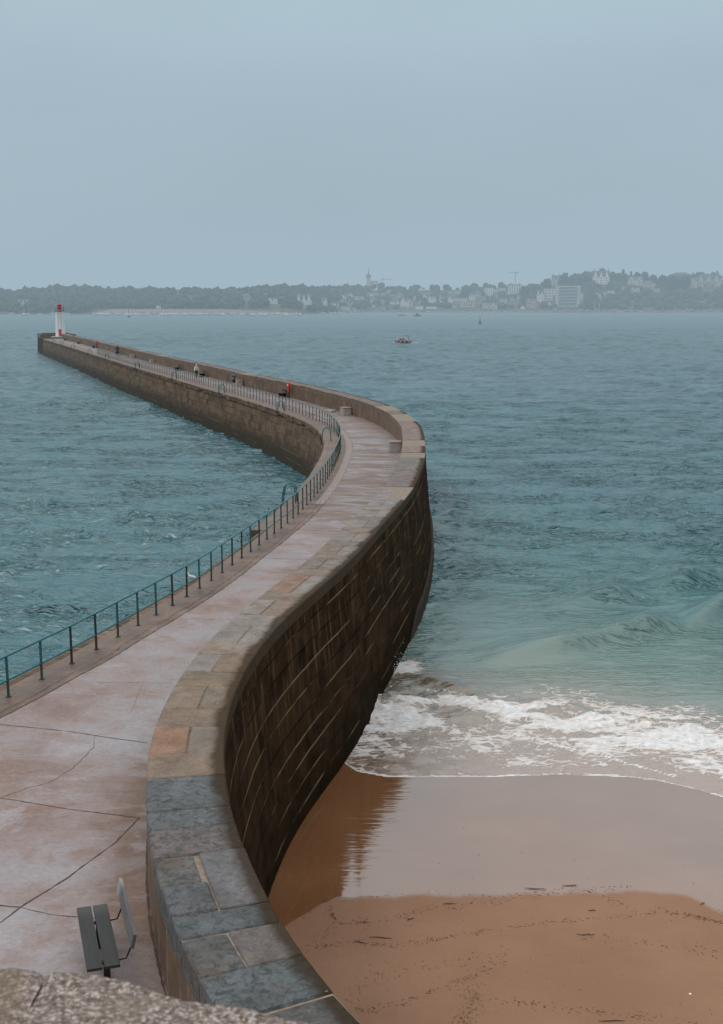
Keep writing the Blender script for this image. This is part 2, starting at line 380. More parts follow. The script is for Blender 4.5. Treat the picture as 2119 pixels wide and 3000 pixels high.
# core body: outer face, with its batter
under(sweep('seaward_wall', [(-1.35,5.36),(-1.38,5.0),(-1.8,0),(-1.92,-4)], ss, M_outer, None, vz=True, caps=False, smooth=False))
ssP = steps(s_of_y(45.7), S_END)
plo = under(sweep('plinth', [(-1.735,.72),(-1.86,.66),(-1.97,-4)], ssP, M_plinth, None, vz=True, caps=False))
for i,v in enumerate(plo.data.vertices):       # the footing rises out of the sand over its first metres
    ds_ = ssP[i//3]-ssP[0]
    if i%3 < 2 and ds_ < 5: v.co.z -= 1.3*(1-ds_/5); v.co.x -= (.06 if i%3 else .02)*(1-ds_/5)
def rag(s,n,z): return 0
for a_,b_,q in ((sA,sQ,4.72),(sQ,S_END,5.2)):
    s1 = steps(a_,b_)
    under(sweep('harbour_wall', [(q-.12,3.86),(q+.33,0),(q+.6,-4)], s1, M_quay, None, vz=True, caps=False))
    # projecting edge course laid in long stones, some with broken lips
    vs=[];fs=[];uv=[]; s=a_
    while s < b_-.5:
        L=random.uniform(1.4,2.4); e2=min(b_,s+L-.02); dq=random.uniform(-.03,.03); dz=random.uniform(-.012,.006)
        zb = 3.84 if random.random()<.72 else random.uniform(3.9,4.0)
        kk=max(1,int(L/.7)); ring=[]
        for i in range(kk+1):
            sx=s+(e2-s)*i/kk
            b0=len(vs)
            for (n,z) in ((3.95,4.275+dz),(q+dq-.03,4.275+dz),(q+dq,4.245+dz),(q+dq,zb),(q-.2,zb)):
                vs.append(PS(sx,n,z)); uv.append((sx, z*1.3+n))
            ring.append(b0)
        for r0,r1 in zip(ring,ring[1:]):
            for j in range(4): fs.append((r0+j,r1+j,r1+j+1,r0+j+1))
        fs.append(tuple(ring[0]+j for j in range(5))); fs.append(tuple(ring[-1]+j for j in range(4,-1,-1)))
        s+=L
    under(mesh_obj('quay_edge_course', vs, fs, M_quay, None, False, uv))
cap = MB(); 
for z in (0,):  # end face where the wide part starts
    p=[PS(sQ,4.6,4.26),PS(sQ,5.2,4.26),PS(sQ,5.75,-3),PS(sQ,4.6,-3)]
    cap.add(p,[(0,1,2,3)])
under(cap.build('step_face', simple('step_stone',(.11,.075,.05),.8,.3,2,0,.02)))
under(sweep('edge_strip', [(3.16,4.284),(3.7,4.282),(4.45,4.279)], ss, M_strip, None, caps=False))
under(sweep('wide_edge', [(4.3,4.2835),(5.12,4.2835)], steps(sQ+.03,S_END), M_strip, None, caps=False))
under(sweep('concrete_strip', [(3.22,4.296),(3.64,4.296)], steps(s_of_y(56),s_of_y(103)), M_light, None, caps=False))
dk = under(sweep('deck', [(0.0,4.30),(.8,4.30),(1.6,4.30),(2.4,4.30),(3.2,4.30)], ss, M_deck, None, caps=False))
# wider apron in front of the rampart
aprn = [PS(sA+.05,0,4.292),PS(sA+.05,3.2,4.292),Vector((-9,11,4.292)),Vector((-14,8,4.292)),Vector((-14,1.5,4.292)),Vector((2,1.5,4.292))]
under(mesh_obj('apron', aprn, [tuple(range(6))], M_deck, None, False, [(p.y,p.x) for p in aprn]))
# joints and cracks laid as thin ribbons 4 mm above the deck
def ribbon(pts, wd, z, wob=.02, seed=0):
    r=random.Random(seed); out=[]; 
    for a,b in zip(pts,pts[1:]):
        a=Vector(a[:2]);b=Vector(b[:2]); k=max(2,int((b-a).length/.12))
        for i in range(k): out.append(a.lerp(b,i/k))
    out.append(Vector(pts[-1][:2])); vs=[];fs=[]; off=0
    for i,p in enumerate(out):
        t=(out[min(i+1,len(out)-1)]-out[max(i-1,0)]).normalized(); n=Vector((-t.y,t.x)); off=off*.8+r.uniform(-wob,wob)*.5
        ww=wd*r.uniform(.35,1.25)/2
        vs += [(*(p+n*(off+ww)),z),(*(p+n*(off-ww)),z)]
        if i: fs.append((2*i-2,2*i-1,2*i+1,2*i))
    return vs,fs
class JL:
    def __init__(s,nm,m): s.nm=nm;s.m=m;s.v=[]
    def add(s,vs,fs):
        s.v.append(0); under(mesh_obj(s.nm,vs,fs,s.m))
jb=JL('deck_joint',M_crack); jr=JL('hairline_crack',M_rust_crack)
DZ=4.3045
def J(pix, wd, mb=jb, wob=.015): mb.add(*ribbon([at(x,y,4.3) for x,y in pix], wd, DZ, wob, len(mb.v)))
J([(-60,2112),(0,2123),(200,2143),(300,2158),(431,2177)], .028); J([(-60,2330),(0,2338),(200,2370),(408,2397)], .03)
J([(408,2397),(330,2475),(200,2570),(59,2658),(0,2704)], .03); J([(-60,2640),(0,2652),(59,2658)], .035); J([(59,2658),(150,2680),(307,2693)], .018)
J([(275,2160),(272,2190),(245,2215),(210,2250),(150,2290),(80,2310),(10,2336)], .014, jr, .05)
J([(420,2005),(400,2045),(388,2090)], .008, jr, .05)
J([(282,1999),(505,2001)], .012); J([(480,1813),(690,1815)], .012)
for yv in (43.5,49.2,55.5,62.7,70,78.2,89,97,106,115,125,136,148,160,175,190,206,222,240,258,276,295,315):
    s=s_of_y(yv); a=PS(s+random.uniform(-.1,.1),.02,0); b=PS(s,3.18,0); jb.add(*ribbon([a,b],.018+.00012*yv,DZ,.01,int(yv)))
for n_,wd,mb,wob in ((3.2,.045,jb,.02),(3.47,.02,jr,.06)):
    jb2=ribbon([PS(s,n_,0) for s in steps(s_of_y(19),s_of_y(57),1.0)], wd, DZ, wob, 5); mb.add(*jb2)
jb.add(*ribbon([PS(s,.03,0) for s in steps(sA+.2,s_of_y(60),1.0)], .05, DZ, .01, 6))
# parapet body
under(sweep('parapet', [(0,4.2),(0,5.37),(-1.33,5.37),(-1.33,4.9)], ss, M_inner, None, vz=True, caps=False))
# coping stones, every stone cut separately inside one mesh
def coping():
    vs=[];fs=[];tone=[];slate=[];edge=[]
    def stone(s0,s1,n0,n1,c,sl,g=.009,zt=5.70,side=True):
        # n0 > n1; rounded arrises
        k=max(1,int((s1-s0)/.45)); z0=5.30; dz=random.uniform(-.008,.008); tl=random.uniform(-.012,.012)
        r=.028 if sl>.5 else .018
        a,b=n0-(g if n0<0 else 0), n1+(g if n1>-1.3 else 0)
        prof=[(a,z0,0),(a,zt-r,0),(a-r,zt,0),((a*2+b)/3,zt+.003,0),((a+b*2)/3,zt+.003,0),(b+r*1.2,zt,0),(b,zt-r*1.2,0),(b,z0,0)]
        m=len(prof); b0=len(vs); gs=g
        S_=[s0+gs]+[s0+gs+r]+[s0+(s1-s0)*i/k for i in range(1,k)]+[s1-gs-r]+[s1-gs]
        for i,s in enumerate(S_):
            d = -r if i in (0,len(S_)-1) else 0
            for n,z,_ in prof:
                zz=z+(d if z>z0+.1 else 0)+(dz+tl*(s-s0) if z>z0+.1 else 0)+(random.uniform(-.004,.004) if sl>.5 and z>z0+.1 else 0)
                dn = random.uniform(-.006,.006) if sl>.5 else 0
                vs.append(PS(s,n+dn,zz)); tone.append((*c,1)); slate.append(sl); edge.append(min(1,max(0,-n/1.35))+(.3 if n<-1.30 and z<zt-.001 else .12 if n<-1.28 else 0))
        for i in range(len(S_)-1):
            for j in range(m-1):
                q=b0+i*m+j; fs.append((q,q+m,q+m+1,q+1))
        fs.append(tuple(b0+j for j in range(m))); q=b0+(len(S_)-1)*m; fs.append(tuple(q+j for j in range(m-1,-1,-1)))
    G=lambda: (lambda k: tuple(x*k for x in random.choice([(.090,.104,.110),(.098,.106,.112),(.110,.108,.104)])))(random.uniform(.8,1.2))     # slate-blue granite
    Bn=lambda: random.choice([(.185,.135,.095),(.165,.125,.09),(.20,.155,.12),(.19,.165,.145),(.16,.115,.075),(.195,.17,.15)])
    B2=lambda: (lambda k: tuple(x*k for x in random.choice([(.165,.125,.095),(.155,.13,.11),(.18,.15,.13)])))(random.uniform(.88,1.1))
    def sj(y,x=None):   # photo row of a joint on the inner arris -> distance along the wall
        xs={2868:580,2760:500,2688:492,2599:465,2518:443,2436:424,2380:423,2281:423,2212:429,2131:450,2076:472,2010:508,1966:540,1913:577,1880:605,1830:655,1797:696,1755:755,1733:782,1683:849}
        return sn(at(xs[y],y,5.7))[0]
    J_=[(sA+.1,None),(sj(2868)-1.0,None)]+[(sj(y),y) for y in (2868,2760,2688,2599,2518,2436,2380,2281,2212,2131,2076,2010,1966,1913,1880,1830,1797,1755,1733,1683)]
    kinds={None:'f',2868:'sg',2760:'fs',2688:'x1',2599:'x2',2518:'fb',2436:'f',2380:'f',2281:'fw',2212:'so',2131:'fw',2076:'sw',2010:'fw',1966:'sw',1913:'fw',1880:'sw',1830:'fw',1797:'sw',1755:'fw',1733:'sb'}
    for (a,y),(b,_) in zip(J_,J_[1:]):
        if b-a<.15: continue
        k=kinds.get(y,'f')
        if k in('f','fs'): stone(a,b,0,-1.35,G(),1)
        elif k=='fb': stone(a,b,0,-1.35,(.135,.115,.11),1)
        elif k=='sg': stone(a,b,0,-.62,G(),1); stone(a,b,-.62,-1.35,(.135,.115,.11),.5)
        elif k=='x1': stone(a,b,0,-.66,(.10,.105,.11),1)
        elif k=='x2': stone(a,b,0,-.60,G(),1); stone(J_[4][0],b,-.66,-1.35,(.125,.122,.128),.5)
        elif k=='fw': stone(a,b,0,-1.35,Bn(),.15)
        elif k=='so': stone(a,b,0,-.68,(.215,.12,.07),.1); stone(a,b,-.68,-1.35,(.165,.135,.105),.15)
        elif k=='sw':
            q=-random.uniform(.58,.78); stone(a,b,0,q,Bn(),.15); stone(a,b,q,-1.35,Bn(),.15)
        elif k=='sb': stone(a,b,0,-.7,(.20,.12,.08),.1); stone(a,b,-.7,-1.35,Bn(),.1)
    s=J_[-1][0]; full=True; e1=s_of_y(47)
    while s<e1:
        L=random.uniform(.75,1.1) if full else random.uniform(1.3,1.8)
        if full: stone(s,s+L,0,-1.35,B2(),.1)
        else: q=-random.uniform(.6,.75); stone(s,s+L,0,q,B2(),.1); stone(s,s+L,q,-1.35,B2(),.1)
        s+=L; full=not full
    first=True
    while s<S_END+.01:
        L=random.uniform(6,10); y=float(np.interp(s,S,C[:,1]))
        if y<62: c=(.125,.102,.082)
        elif y<85: c=(.155,.108,.082)
        else: c=(.115,.082,.058)
        c=tuple(x*random.uniform(.93,1.07) for x in c)
        if first: stone(s,s+5.5,0,-.62,(.185,.165,.16),.1,.012); stone(s,s+5.5,-.62,-1.35,(.17,.155,.145),.1,.012); L=5.5; first=False
        else: stone(s,min(S_END+.02,s+L),0,-1.35,c,.05,.006)
        s+=L
    o=mesh_obj('coping',vs,fs,M_cop)
    a=o.data.attributes.new('tone','FLOAT_COLOR','POINT'); a.data.foreach_set('color',np.array(tone,dtype=np.float32).ravel())
    a=o.data.attributes.new('slate','FLOAT','POINT'); a.data.foreach_set('value',np.array(slate,dtype=np.float32))
    a=o.data.attributes.new('edge','FLOAT','POINT'); a.data.foreach_set('value',np.array(edge,dtype=np.float32))
    return under(o)
coping()
under(sweep('coping_bed', [(-.02,5.35),(-.02,5.672),(-1.33,5.672),(-1.33,5.35)], ss, M_mortar, None, caps=False))
# round head platform with the wall that shelters the lighthouse
HL = 20.0
def head_pt(u,n,z):
    b=PS(S_END,0,z); h=heading(S_END-1); return b+Vector((math.cos(h)*u-math.sin(h)*n, math.sin(h)*u+math.cos(h)*n, 0))
hd=MB()
bot=[(-.0,5.2),(HL,5.2),(HL+1.5,3.5),(HL+1.5,-2.6),(HL,-4.3),(2.0,-4.3),(0,-1.35)]
vs=[head_pt(u,n,4.285) for u,n in bot]+[head_pt(u,n*1.06,-4) for u,n in bot]; k=len(bot)
hd.add(vs,[tuple(range(k))[::-1]]+[(i,(i+1)%k,(i+1)%k+k,i+k) for i in range(k)])
o=under(hd.build('head_platform', M_plinth)); 
uvl=o.data.uv_layers.new(name='UVMap')
for lp in o.data.loops:
    v=o.data.vertices[lp.vertex_index].co; uvl.data[lp.index].uv=(v.y,v.z)
hw=MB(); wl_=[(-.2,-.35),(2.2,-3.75),(HL-.2,-3.75),(HL+.95,-2.4),(HL+.95,3.2),(HL-.2,4.75),(HL-10,4.75)]
for a,b in zip(wl_,wl_[1:]):
    A=head_pt(*a,0);B=head_pt(*b,0);d=(B-A);n=Vector((-d.y,d.x,0)).normalized()*.42
    q=[A-n,A+n,B+n,B-n]; hw.add([v+Vector((0,0,4.28)) for v in q]+[v+Vector((0,0,5.5)) for v in q],[(4,5,6,7)[::-1],(0,1,5,4)[::-1],(1,2,6,5)[::-1],(2,3,7,6)[::-1],(3,0,4,7)[::-1]])
o=under(hw.build('head_wall', M_inner)); uvl=o.data.uv_layers.new(name='UVMap')
for lp in o.data.loops:
    v=o.data.vertices[lp.vertex_index].co; uvl.data[lp.index].uv=(v.y+v.x,v.z)

# ------------------------------------------------------------------ railing
def paint(name, c, rust=.5, rough=.45):
    t=NT(name,rough); P=t.geo(); n=t.noise(P,9,5,.65); z=t.sep(P)[2]
    low=t.ramp(z,4.85,4.60)
    f=t.math('MULTIPLY',t.ramp(t.math('ADD',n,t.math('MULTIPLY',low,.5)),.60,.74),rust)
    return t.set(t.mix(f,c,(.035,.018,.010)),t.math('ADD',rough,t.math('MULTIPLY',f,.3)),t.bump(n,.2,.004))
M_teal=paint('teal_rail_paint',(.010,.125,.145),.25,.3); M_post_d=paint('dark_post_paint',(.016,.020,.019),.9,.5); M_post_t=paint('teal_post_paint',(.008,.085,.09),.55,.45)
s0=sn(at(22,2041,4.3))[0]-1.25*2
rail=tag(empty('railing',PS(s0,4.0,4.28)),'teal painted tube railing along the harbour edge of the breakwater','railing')
RO=Vector(rail.location)
def underr(o): o.parent=rail; o.matrix_parent_inverse=Matrix.Translation(-RO); return o
s_re=s_of_y(236)
posts=[]; s=s0
while s<s_re: posts.append(s); s+=1.262
rs=[]; s=s0-.2
for i,a in enumerate(steps(s0-.2,s_re,.5)): rs.append(a)
underr(MB().tube([PS(a,4,5.31) for a in rs],.030,8).build('top_rail',M_teal,smooth=True))
underr(MB().tube([PS(a,4,4.70) for a in rs],.026,8).build('lower_rail',M_teal,smooth=True))
pm={}
for kind,m in (('d',M_post_d),('t',M_post_t)):
    b=MB().box((0,0,.5),(.05,.05,1.0)).box((0,0,.008),(.12,.12,.016))
    me=bpy.data.meshes.new('post'); me.from_pydata(b.v,[],b.f); me.materials.append(m); pm[kind]=me
rest=MB()
for i,s in enumerate(posts):
    p=PS(s,4,4.279); h=heading(s)
    if i<100:
        o=bpy.data.objects.new('post',pm['d' if (i*7)%5 in (0,3) or i>16 and i%3 else 't']); col.objects.link(o)
        underr(o); o.location=p; o.rotation_euler=(random.uniform(-.012,.012),random.uniform(-.012,.012),h)
    else:
        rest.box(p+Vector((0,0,.5)),(.05,.05,1.0),h)
tag(underr(rest.build('post',M_post_d)),kind='stuff')

# ladders with hooped handrails over the quay edge
def make_ladder(name='harbour_ladder'):
    r=empty(name)
    for sx in (-.22,.22):
        pts=[(sx,-.28,0),(sx,-.24,.5)]+[(sx,-.24+.27*(1-math.cos(a)),.62+.30*math.sin(a)) for a in [math.pi*i/10 for i in range(11)]]+[(sx,.36,.3),(sx,.40,-.25)]
        MB().tube(pts,.03,8).build('handrail',M_teal,r,True)
    for z in (-.18,.12): MB().tube([(-.22,.38,z),(.22,.38,z)],.017,6).build('rung',M_teal,r,True)
    return r
L0=make_ladder(); first=True
for (x,y,lab) in [(873,1470,'teal hooped ladder rail nearest the viewer, beside the inner bend'),(985,1290,'teal hooped ladder at the tight bend of the railing'),(852,1203,'teal ladder hoops across from the near lifebuoy'),(668,1150,'teal ladder hoops beside the jogger in blue'),(536,1109,'teal ladder hoops just beyond the walker in white'),(445,1077,'teal ladder hoops between the white walker and the far couple'),(343,1050,'teal ladder hoops beside the two dark-clad walkers'),(285,1034,'teal ladder hoops where the railing ends'),(239,1019,'green ladder hoops past the railing end, third from the lighthouse'),(201,1009,'green ladder hoops second from the lighthouse'),(176,1002,'green ladder hoops nearest the lighthouse')]:
    s,_=sn(at(x,y,4.3)); q=quay_n(s)
    r=L0 if first else copy_tree(L0); first=False
    r.location=PS(s,q-.3,4.28); r.rotation_euler=(0,0,heading(s)); tag(r,lab,'ladder','ladders on the harbour side')

# ------------------------------------------------------------------ benches
def wood_mat(name,c1,c2,rough=.45,ax=1):
    t=NT(name); P=t.coord('Object'); sc_=[22,22,22]; sc_[ax]=1.2
    g=t.noise(t.mapping(P,sc_),1,6,.65,.3); a=t.noise(P,2.5,4)
    e=t.mix(t.ramp(t.sep(P)[ax],.45,.85),t.cr(g,[(.3,c1),(.7,c2)]),tuple(x*2.0 for x in c2))
    return t.set(t.mix(t.math('MULTIPLY',a,.4),e,c1),rough,t.bump(g,.5,.006))
M_seat=wood_mat('wet_dark_timber',(.009,.010,.009),(.026,.029,.026),.55)
M_back=wood_mat('weathered_grey_timber',(.055,.055,.058),(.155,.155,.165),.5)
M_iron=simple('bench_iron',(.012,.012,.012),.45,.3,12,.3)
def make_bench(L=1.78):
    # local: sits facing -x, length along y
    r=empty('bench')
    for x0,x1 in ((-.225,-.014),(.014,.225)):
        MB().box(((x0+x1)/2,0,.445),(x1-x0,L,.045)).build('seat_plank',M_seat,r,bevel=.006)
    MB().box((.42,0,.76),(.05,L*.98,.20),ry=.22).build('backrest',M_back,r,bevel=.002)
    for y in (-L/2+.22,L/2-.42):
        MB().box((.06,y,.21),(.09,.07,.42)).box((0,y,.408),(.40,.06,.026)).box((.06,y,.01),(.3,.09,.02)).build('leg',M_iron,r)
        MB().tube([(.17,y,.40),(.33,y,.42),(.41,y,.60),(.445,y,.82)],.013,6).build('back_bracket',M_iron,r,True)
    return r
pb=at(290,2748,4.75); s,_n=sn(pb)
B0=make_bench(); B0.location=(-3.80,15.90,4.3)
d=Vector((-3.56,15.03,0))-Vector((-4.10,16.73,0)); B0.rotation_euler=(0,0,math.atan2(-d.y,-d.x)-math.pi/2)
tag(B0,'weathered two-plank timber bench in the foreground beside the parapet','bench','benches along the parapet')
# the far benches: heavy dark timber slab benches
M_dkwood=wood_mat('soaked_timber',(.012,.008,.006),(.035,.022,.015),.4,0)
def make_slab_bench():
    r=empty('bench')
    MB().box((0,0,.45),(1.9,.5,.07)).build('seat',M_dkwood,r,bevel=.01)
    MB().box((0,-.22,.72),(1.9,.06,.26),rx=-.1).build('backrest',M_dkwood,r,bevel=.01)
    for x in (-.65,.65): MB().box((x,-.02,.21),(.12,.4,.41)).build('leg',M_iron,r,bevel=.005)
    return r
SB=make_slab_bench(); first=True
for x,y,lab in [(848,1163,'dark timber bench next to the near red lifebuoy'),(619,1103,'dark timber bench between the white walker and the blue jogger'),(556,1084,'dark timber bench just behind the walker in white'),(375,1037,'dark timber bench behind the two dark-clad walkers'),(303,1018.5,'dark timber bench below the far red lifebuoy'),(248,1007,'dark timber bench second from the lighthouse'),(208,997,'dark timber bench nearest the lighthouse')]:
    s,_=sn(at(x,y,4.3)); r=SB if first else copy_tree(SB); first=False
    r.location=PS(s,.62,4.3); r.rotation_euler=(0,0,heading(s)); tag(r,lab,'bench','benches along the parapet')
M_block=simple('pale_stone_block',(.33,.29,.27),.6,.2,5,0,.01)
def make_block(w=1.1,d=.75,h=.62):
    r=empty('stone_block_seat')
    MB().box((0,0,h/2),(w,d,h)).build('block',M_block,r,bevel=.02)
    MB().box((0,0,h+.025),(w+.06,d+.06,.05)).build('top_slab',M_light,r,bevel=.01)
    return r
K0=make_block(); first=True
for x,y,lab in [(1165,1322,'pale stone block seat at the parapet on the tight bend'),(1040,1215,'pale stone block with a low slab beside it, where the far wall begins'),(718,1130,'pale stone block seat between the blue jogger and the near lifebuoy'),(478,1064,'pale stone block seat between the white walker and the far couple'),(415,1049,'pale stone block seat just nearer than the bench of the far couple')]:
    s,_=sn(at(x,y,4.3)); r=K0 if first else copy_tree(K0); first=False
    r.location=PS(s,.45 if y<1300 else .42,4.3); r.rotation_euler=(0,0,heading(s)); tag(r,lab,'stone seat','stone block seats along the parapet')
sl=MB().box((0,0,.09),(1.0,.5,.18)).build('stone_slab',M_block,bevel=.02); s,_=sn(at(1022,1209,4.3)); sl.location=PS(s+1.2,.9,4.3); sl.rotation_euler=(0,0,heading(s)+.3)
tag(sl,'low pale slab lying against the stone block where the far wall begins','slab')

# lifebuoys
M_red=simple('lifebuoy_red',(.62,.055,.028),.35,.12,5); M_white=simple('white_paint',(.72,.74,.74),.45,.06,5); M_dk=simple('dark_metal',(.02,.02,.02),.5,.3,8,.4)
def make_buoy():
    r=empty('lifebuoy')
    MB().box((0,0,.40),(.09,.09,.80)).build('stand',M_dk,r)
    MB().box((0,-.02,1.15),(.62,.06,.95)).build('backboard',M_red,r,bevel=.08)
    MB().torus((0,.07,1.15),.27,.075,'y').build('ring',M_red,r,True)
    for a in (.8,2.4,3.9,5.5):
        MB().box((.27*math.cos(a),.07,1.15+.27*math.sin(a)),(.17,.165,.07),ry=-a).build('band',M_white,r,bevel=.02)
    return r
Y0=make_buoy(); first=True
for x,y,lab in [(878,1166,'red lifebuoy on its stand by the parapet where the breakwater straightens'),(307,1020,'distant red lifebuoy on the parapet towards the lighthouse')]:
    s,_=sn(at(x,y,4.3)); r=Y0 if first else copy_tree(Y0); first=False
    r.location=PS(s,.35,4.3); r.rotation_euler=(0,0,heading(s)-.6); tag(r,lab,'lifebuoy','lifebuoys along the parapet')

# ------------------------------------------------------------------ lighthouse
M_lw=simple('lighthouse_white',(.70,.73,.75),.5,.07,1.5); M_ls=simple('lighthouse_grey',(.42,.46,.48),.5,.07,2); M_lr=simple('lighthouse_red',(.50,.018,.035),.4,.12,3); M_lg=simple('gallery_metal',(.10,.11,.12),.5,.2,6,.4)
M_glass=NT('lantern_glass',.1).set((.16,.02,.03)); M_plat=simple('pale_base',(.42,.40,.39),.6,.15,1)
lh=tag(empty('lighthouse',at(178,987.5,4.3),math.radians(8)),'white eight-sided lighthouse with red lantern at the end of the breakwater','lighthouse')
MB().box((.3,-1.2,.12),(5.2,6.4,.24)).build('base_slab',M_plat,lh)
MB().lathe([(1.50,.2),(1.47,2.25),(1.40,2.25)],n=8,rot=math.pi/8).build('lower_tower',M_lw,lh)
MB().lathe([(1.44,2.27),(1.30,7.0),(1.42,7.0),(1.42,7.22)],n=8,rot=math.pi/8).build('tower',M_lw,lh)
for a in (-1.25,-1.9): MB().box((1.345*math.cos(a)*1.0,1.345*math.sin(a),4.6),(.16,.10,4.7),a+math.pi/2).build('facet_shade',M_ls,lh)  # grey strips on the tower colour in the shading of its front facet
dr=MB().box((.06,-1.415,1.25),(.82,.12,2.05)).build('door',M_lr,lh,bevel=.01); MB().tube([(.34,-1.49,1.2),(.34,-1.49,1.35)],.02,6).build('handle',M_dk,dr)
MB().box((.06,-1.38,2.33),(1.1,.2,.1)).build('door_lintel',M_ls,lh)
g=MB()
for h in (.45,.95): g.torus((0,0,0),1.28,.025,'y',24,6)
gv=[]; gb=MB()
for h in (.5,1.0): gb.tube([(1.28*math.cos(2*math.pi*i/16),1.28*math.sin(2*math.pi*i/16),7.22+h) for i in range(17)],.028,6)
for i in range(16): a=2*math.pi*i/16; gb.tube([(1.28*math.cos(a),1.28*math.sin(a),7.2),(1.28*math.cos(a),1.28*math.sin(a),8.22)],.022,6)
gb.build('gallery_rail',M_lg,lh)
MB().lathe([(.62,7.22),(.62,8.0),(.55,8.0)],n=12).build('lantern_base',M_lr,lh,True)
MB().lathe([(.50,8.0),(.50,9.35)],n=12).build('lantern_glass',M_glass,lh,True)
ib=MB()
for i in range(8): a=2*math.pi*i/8; ib.tube([(.53*math.cos(a),.53*math.sin(a),8.0),(.53*math.cos(a),.53*math.sin(a),9.36)],.035,6)
ib.lathe([(.56,8.6),(.56,8.68)],n=12); ib.build('lantern_frame',M_lr,lh)
MB().lathe([(.66,9.35),(.62,9.45),(.2,9.85),(.13,9.9),(.13,10.05),(.03,10.12)],n=14).build('lantern_roof',M_lr,lh,True)
MB().tube([(0,0,10.1),(0,0,12.1)],.02,6).build('antenna',M_lg,lh)
MB().box((1.15,-.3,8.5),(.16,.16,.5)).tube([(1.15,-.3,8.2),(1.15,-.3,9.1)],.03,6).build('instrument_box',M_lg,lh)

# ------------------------------------------------------------------ people
def skinned(name, pts, edges, m, parent, root=0, sub=2):
    me=bpy.data.meshes.new(name); me.from_pydata([p[0] for p in pts],edges,[]); me.materials.append(m)
    o=bpy.data.objects.new(name,me); col.objects.link(o); o.parent=parent
    sk=o.modifiers.new('skin','SKIN'); sk.use_smooth_shade=True
    l=me.skin_vertices[0].data if len(me.skin_vertices) else None
    if l is None:
        bm=bmesh.new(); bm.from_mesh(me); bm.verts.layers.skin.verify(); bm.to_mesh(me); bm.free(); l=me.skin_vertices[0].data
    for i,p in enumerate(pts):
        r=p[1]; l[i].radius=(r,r) if not isinstance(r,tuple) else r; l[i].use_root=(i==root)
    ss_=o.modifiers.new('sub','SUBSURF'); ss_.levels=sub; ss_.render_levels=sub
    return o
def person(label, loc, rz, top_c, leg_c, shoe_c, hair_c, skin_c=(.42,.26,.19), stride=.3, armbend=.4, coat=False, shorts=False, cap=None, strap=None, pack=None, lean=.03, height=1.74):
    r=empty('person',loc,rz); k=height/1.74; r.scale=(k,k,k); tag(r,label,'person','people on the breakwater')
    MS=simple('skin',skin_c,.5,.08,9); MT=simple('top_cloth',top_c,.75,.15,14); ML=simple('leg_cloth',leg_c,.8,.15,14); MH=simple('hair',hair_c,.7,.2,30); MSh=simple('shoes',shoe_c,.6,.15,10)
    # faces +y ; f=+1 right leg forward
    def leg(sx,f):
        hip=(sx*.095,0,.93); a=stride*f
        if f>0: knee=(sx*.10,.12+.35*a,.50); ank=(sx*.10,.10+.75*a,.085)
        else: knee=(sx*.10,.02+.1*a,.50); ank=(sx*.10,-.05+1.0*a,.13 if stride<.45 else .26)
        toe=(ank[0]+sx*.02,ank[1]+.17,ank[2]-(.05 if f>0 else .075)); heel=(ank[0],ank[1]-.04,ank[2]-.05)
        return hip,knee,ank,toe,heel
    def arm(sx,f):
        sh=(sx*.185,lean,1.43); el=(sx*.25,lean-.04-.14*f*stride,1.16)
        b=armbend; wr=(sx*.235,lean+.02+.24*math.sin(b)-.1*f*stride,1.16-.25*math.cos(b))
        return sh,el,wr
    pts=[((0,0,.98),(.135,.10)),((0,.005,1.12),(.13,.095)),((0,lean*.7,1.28),(.145,.10)),((0,lean,1.42),(.10,.075)),((0,lean+.01,1.50),.052),((0,lean+.03,1.575),(.07,.085)),((0,lean+.035,1.65),(.078,.095)),((0,lean+.03,1.715),(.055,.07))]
    ed=[(i,i+1) for i in range(7)]
    legs=[];arms=[]
    for sx,f in ((1,1),(-1,-1)):
        L=leg(sx,f); legs.append(L); b=len(pts)
        pts+=[(L[0],.088),(L[1],.055),(L[2],.038),(L[3],.03)]; ed+=[(0,b),(b,b+1),(b+1,b+2),(b+2,b+3)]
    for sx,f in ((1,-1),(-1,1)):
        A=arm(sx,f); arms.append(A); b=len(pts)
        pts+=[(A[0],.058),(A[1],.04),(A[2],.026)]; ed+=[(3,b),(b,b+1),(b+1,b+2)]
        d=(Vector(A[2])-Vector(A[1])).normalized(); side=Vector((0,1,0)) if abs(d.y)<.8 else Vector((0,0,1))
        palm=Vector(A[2])+d*.06; pb_=len(pts); pts.append((tuple(palm),.03)); ed.append((b+2,pb_))
        for q,(ln,off) in enumerate(((.075,-.032),(.088,-.011),(.082,.011),(.065,.032))):
            a1=palm+d*.035+side*off; a2=palm+d*(.035+ln*.5)+side*off; a3=palm+d*(.03+ln*.85)+side*off+Vector((-sx*.025,0,0))
            n=len(pts); pts+=[(tuple(a1),.010),(tuple(a2),.009),(tuple(a3),.008)]; ed+=[(pb_,n),(n,n+1),(n+1,n+2)]
        n=len(pts); t1=palm+side*.04+Vector((-sx*.01,0,0)); t2=t1+d*.035+side*.015; pts+=[(tuple(t1),.011),(tuple(t2),.009)]; ed+=[(pb_,n),(n,n+1)]
    skinned('body',pts,ed,MS,r,0,2)
    # face
    f_=MB().lathe([(.004,0),(.014,.012),(.010,.035),(.003,.05)],(0,lean+.128,1.61),6); 
    f_.build('nose',MS,r,True)
    for sx in (-1,1):
        MB().lathe([(.002,-.009),(.010,0),(.002,.009)],(sx*.032,lean+.12,1.65),8).build('eye',MH,r,True)
        MB().lathe([(.004,-.03),(.014,0),(.006,.03)],(sx*.083,lean+.03,1.635),6).build('ear',MS,r,True)
    MB().box((0,lean+.118,1.585),(.045,.012,.010)).build('mouth',simple('lips',(.30,.12,.10),.5),r)
    # hair or cap
    hp=[]
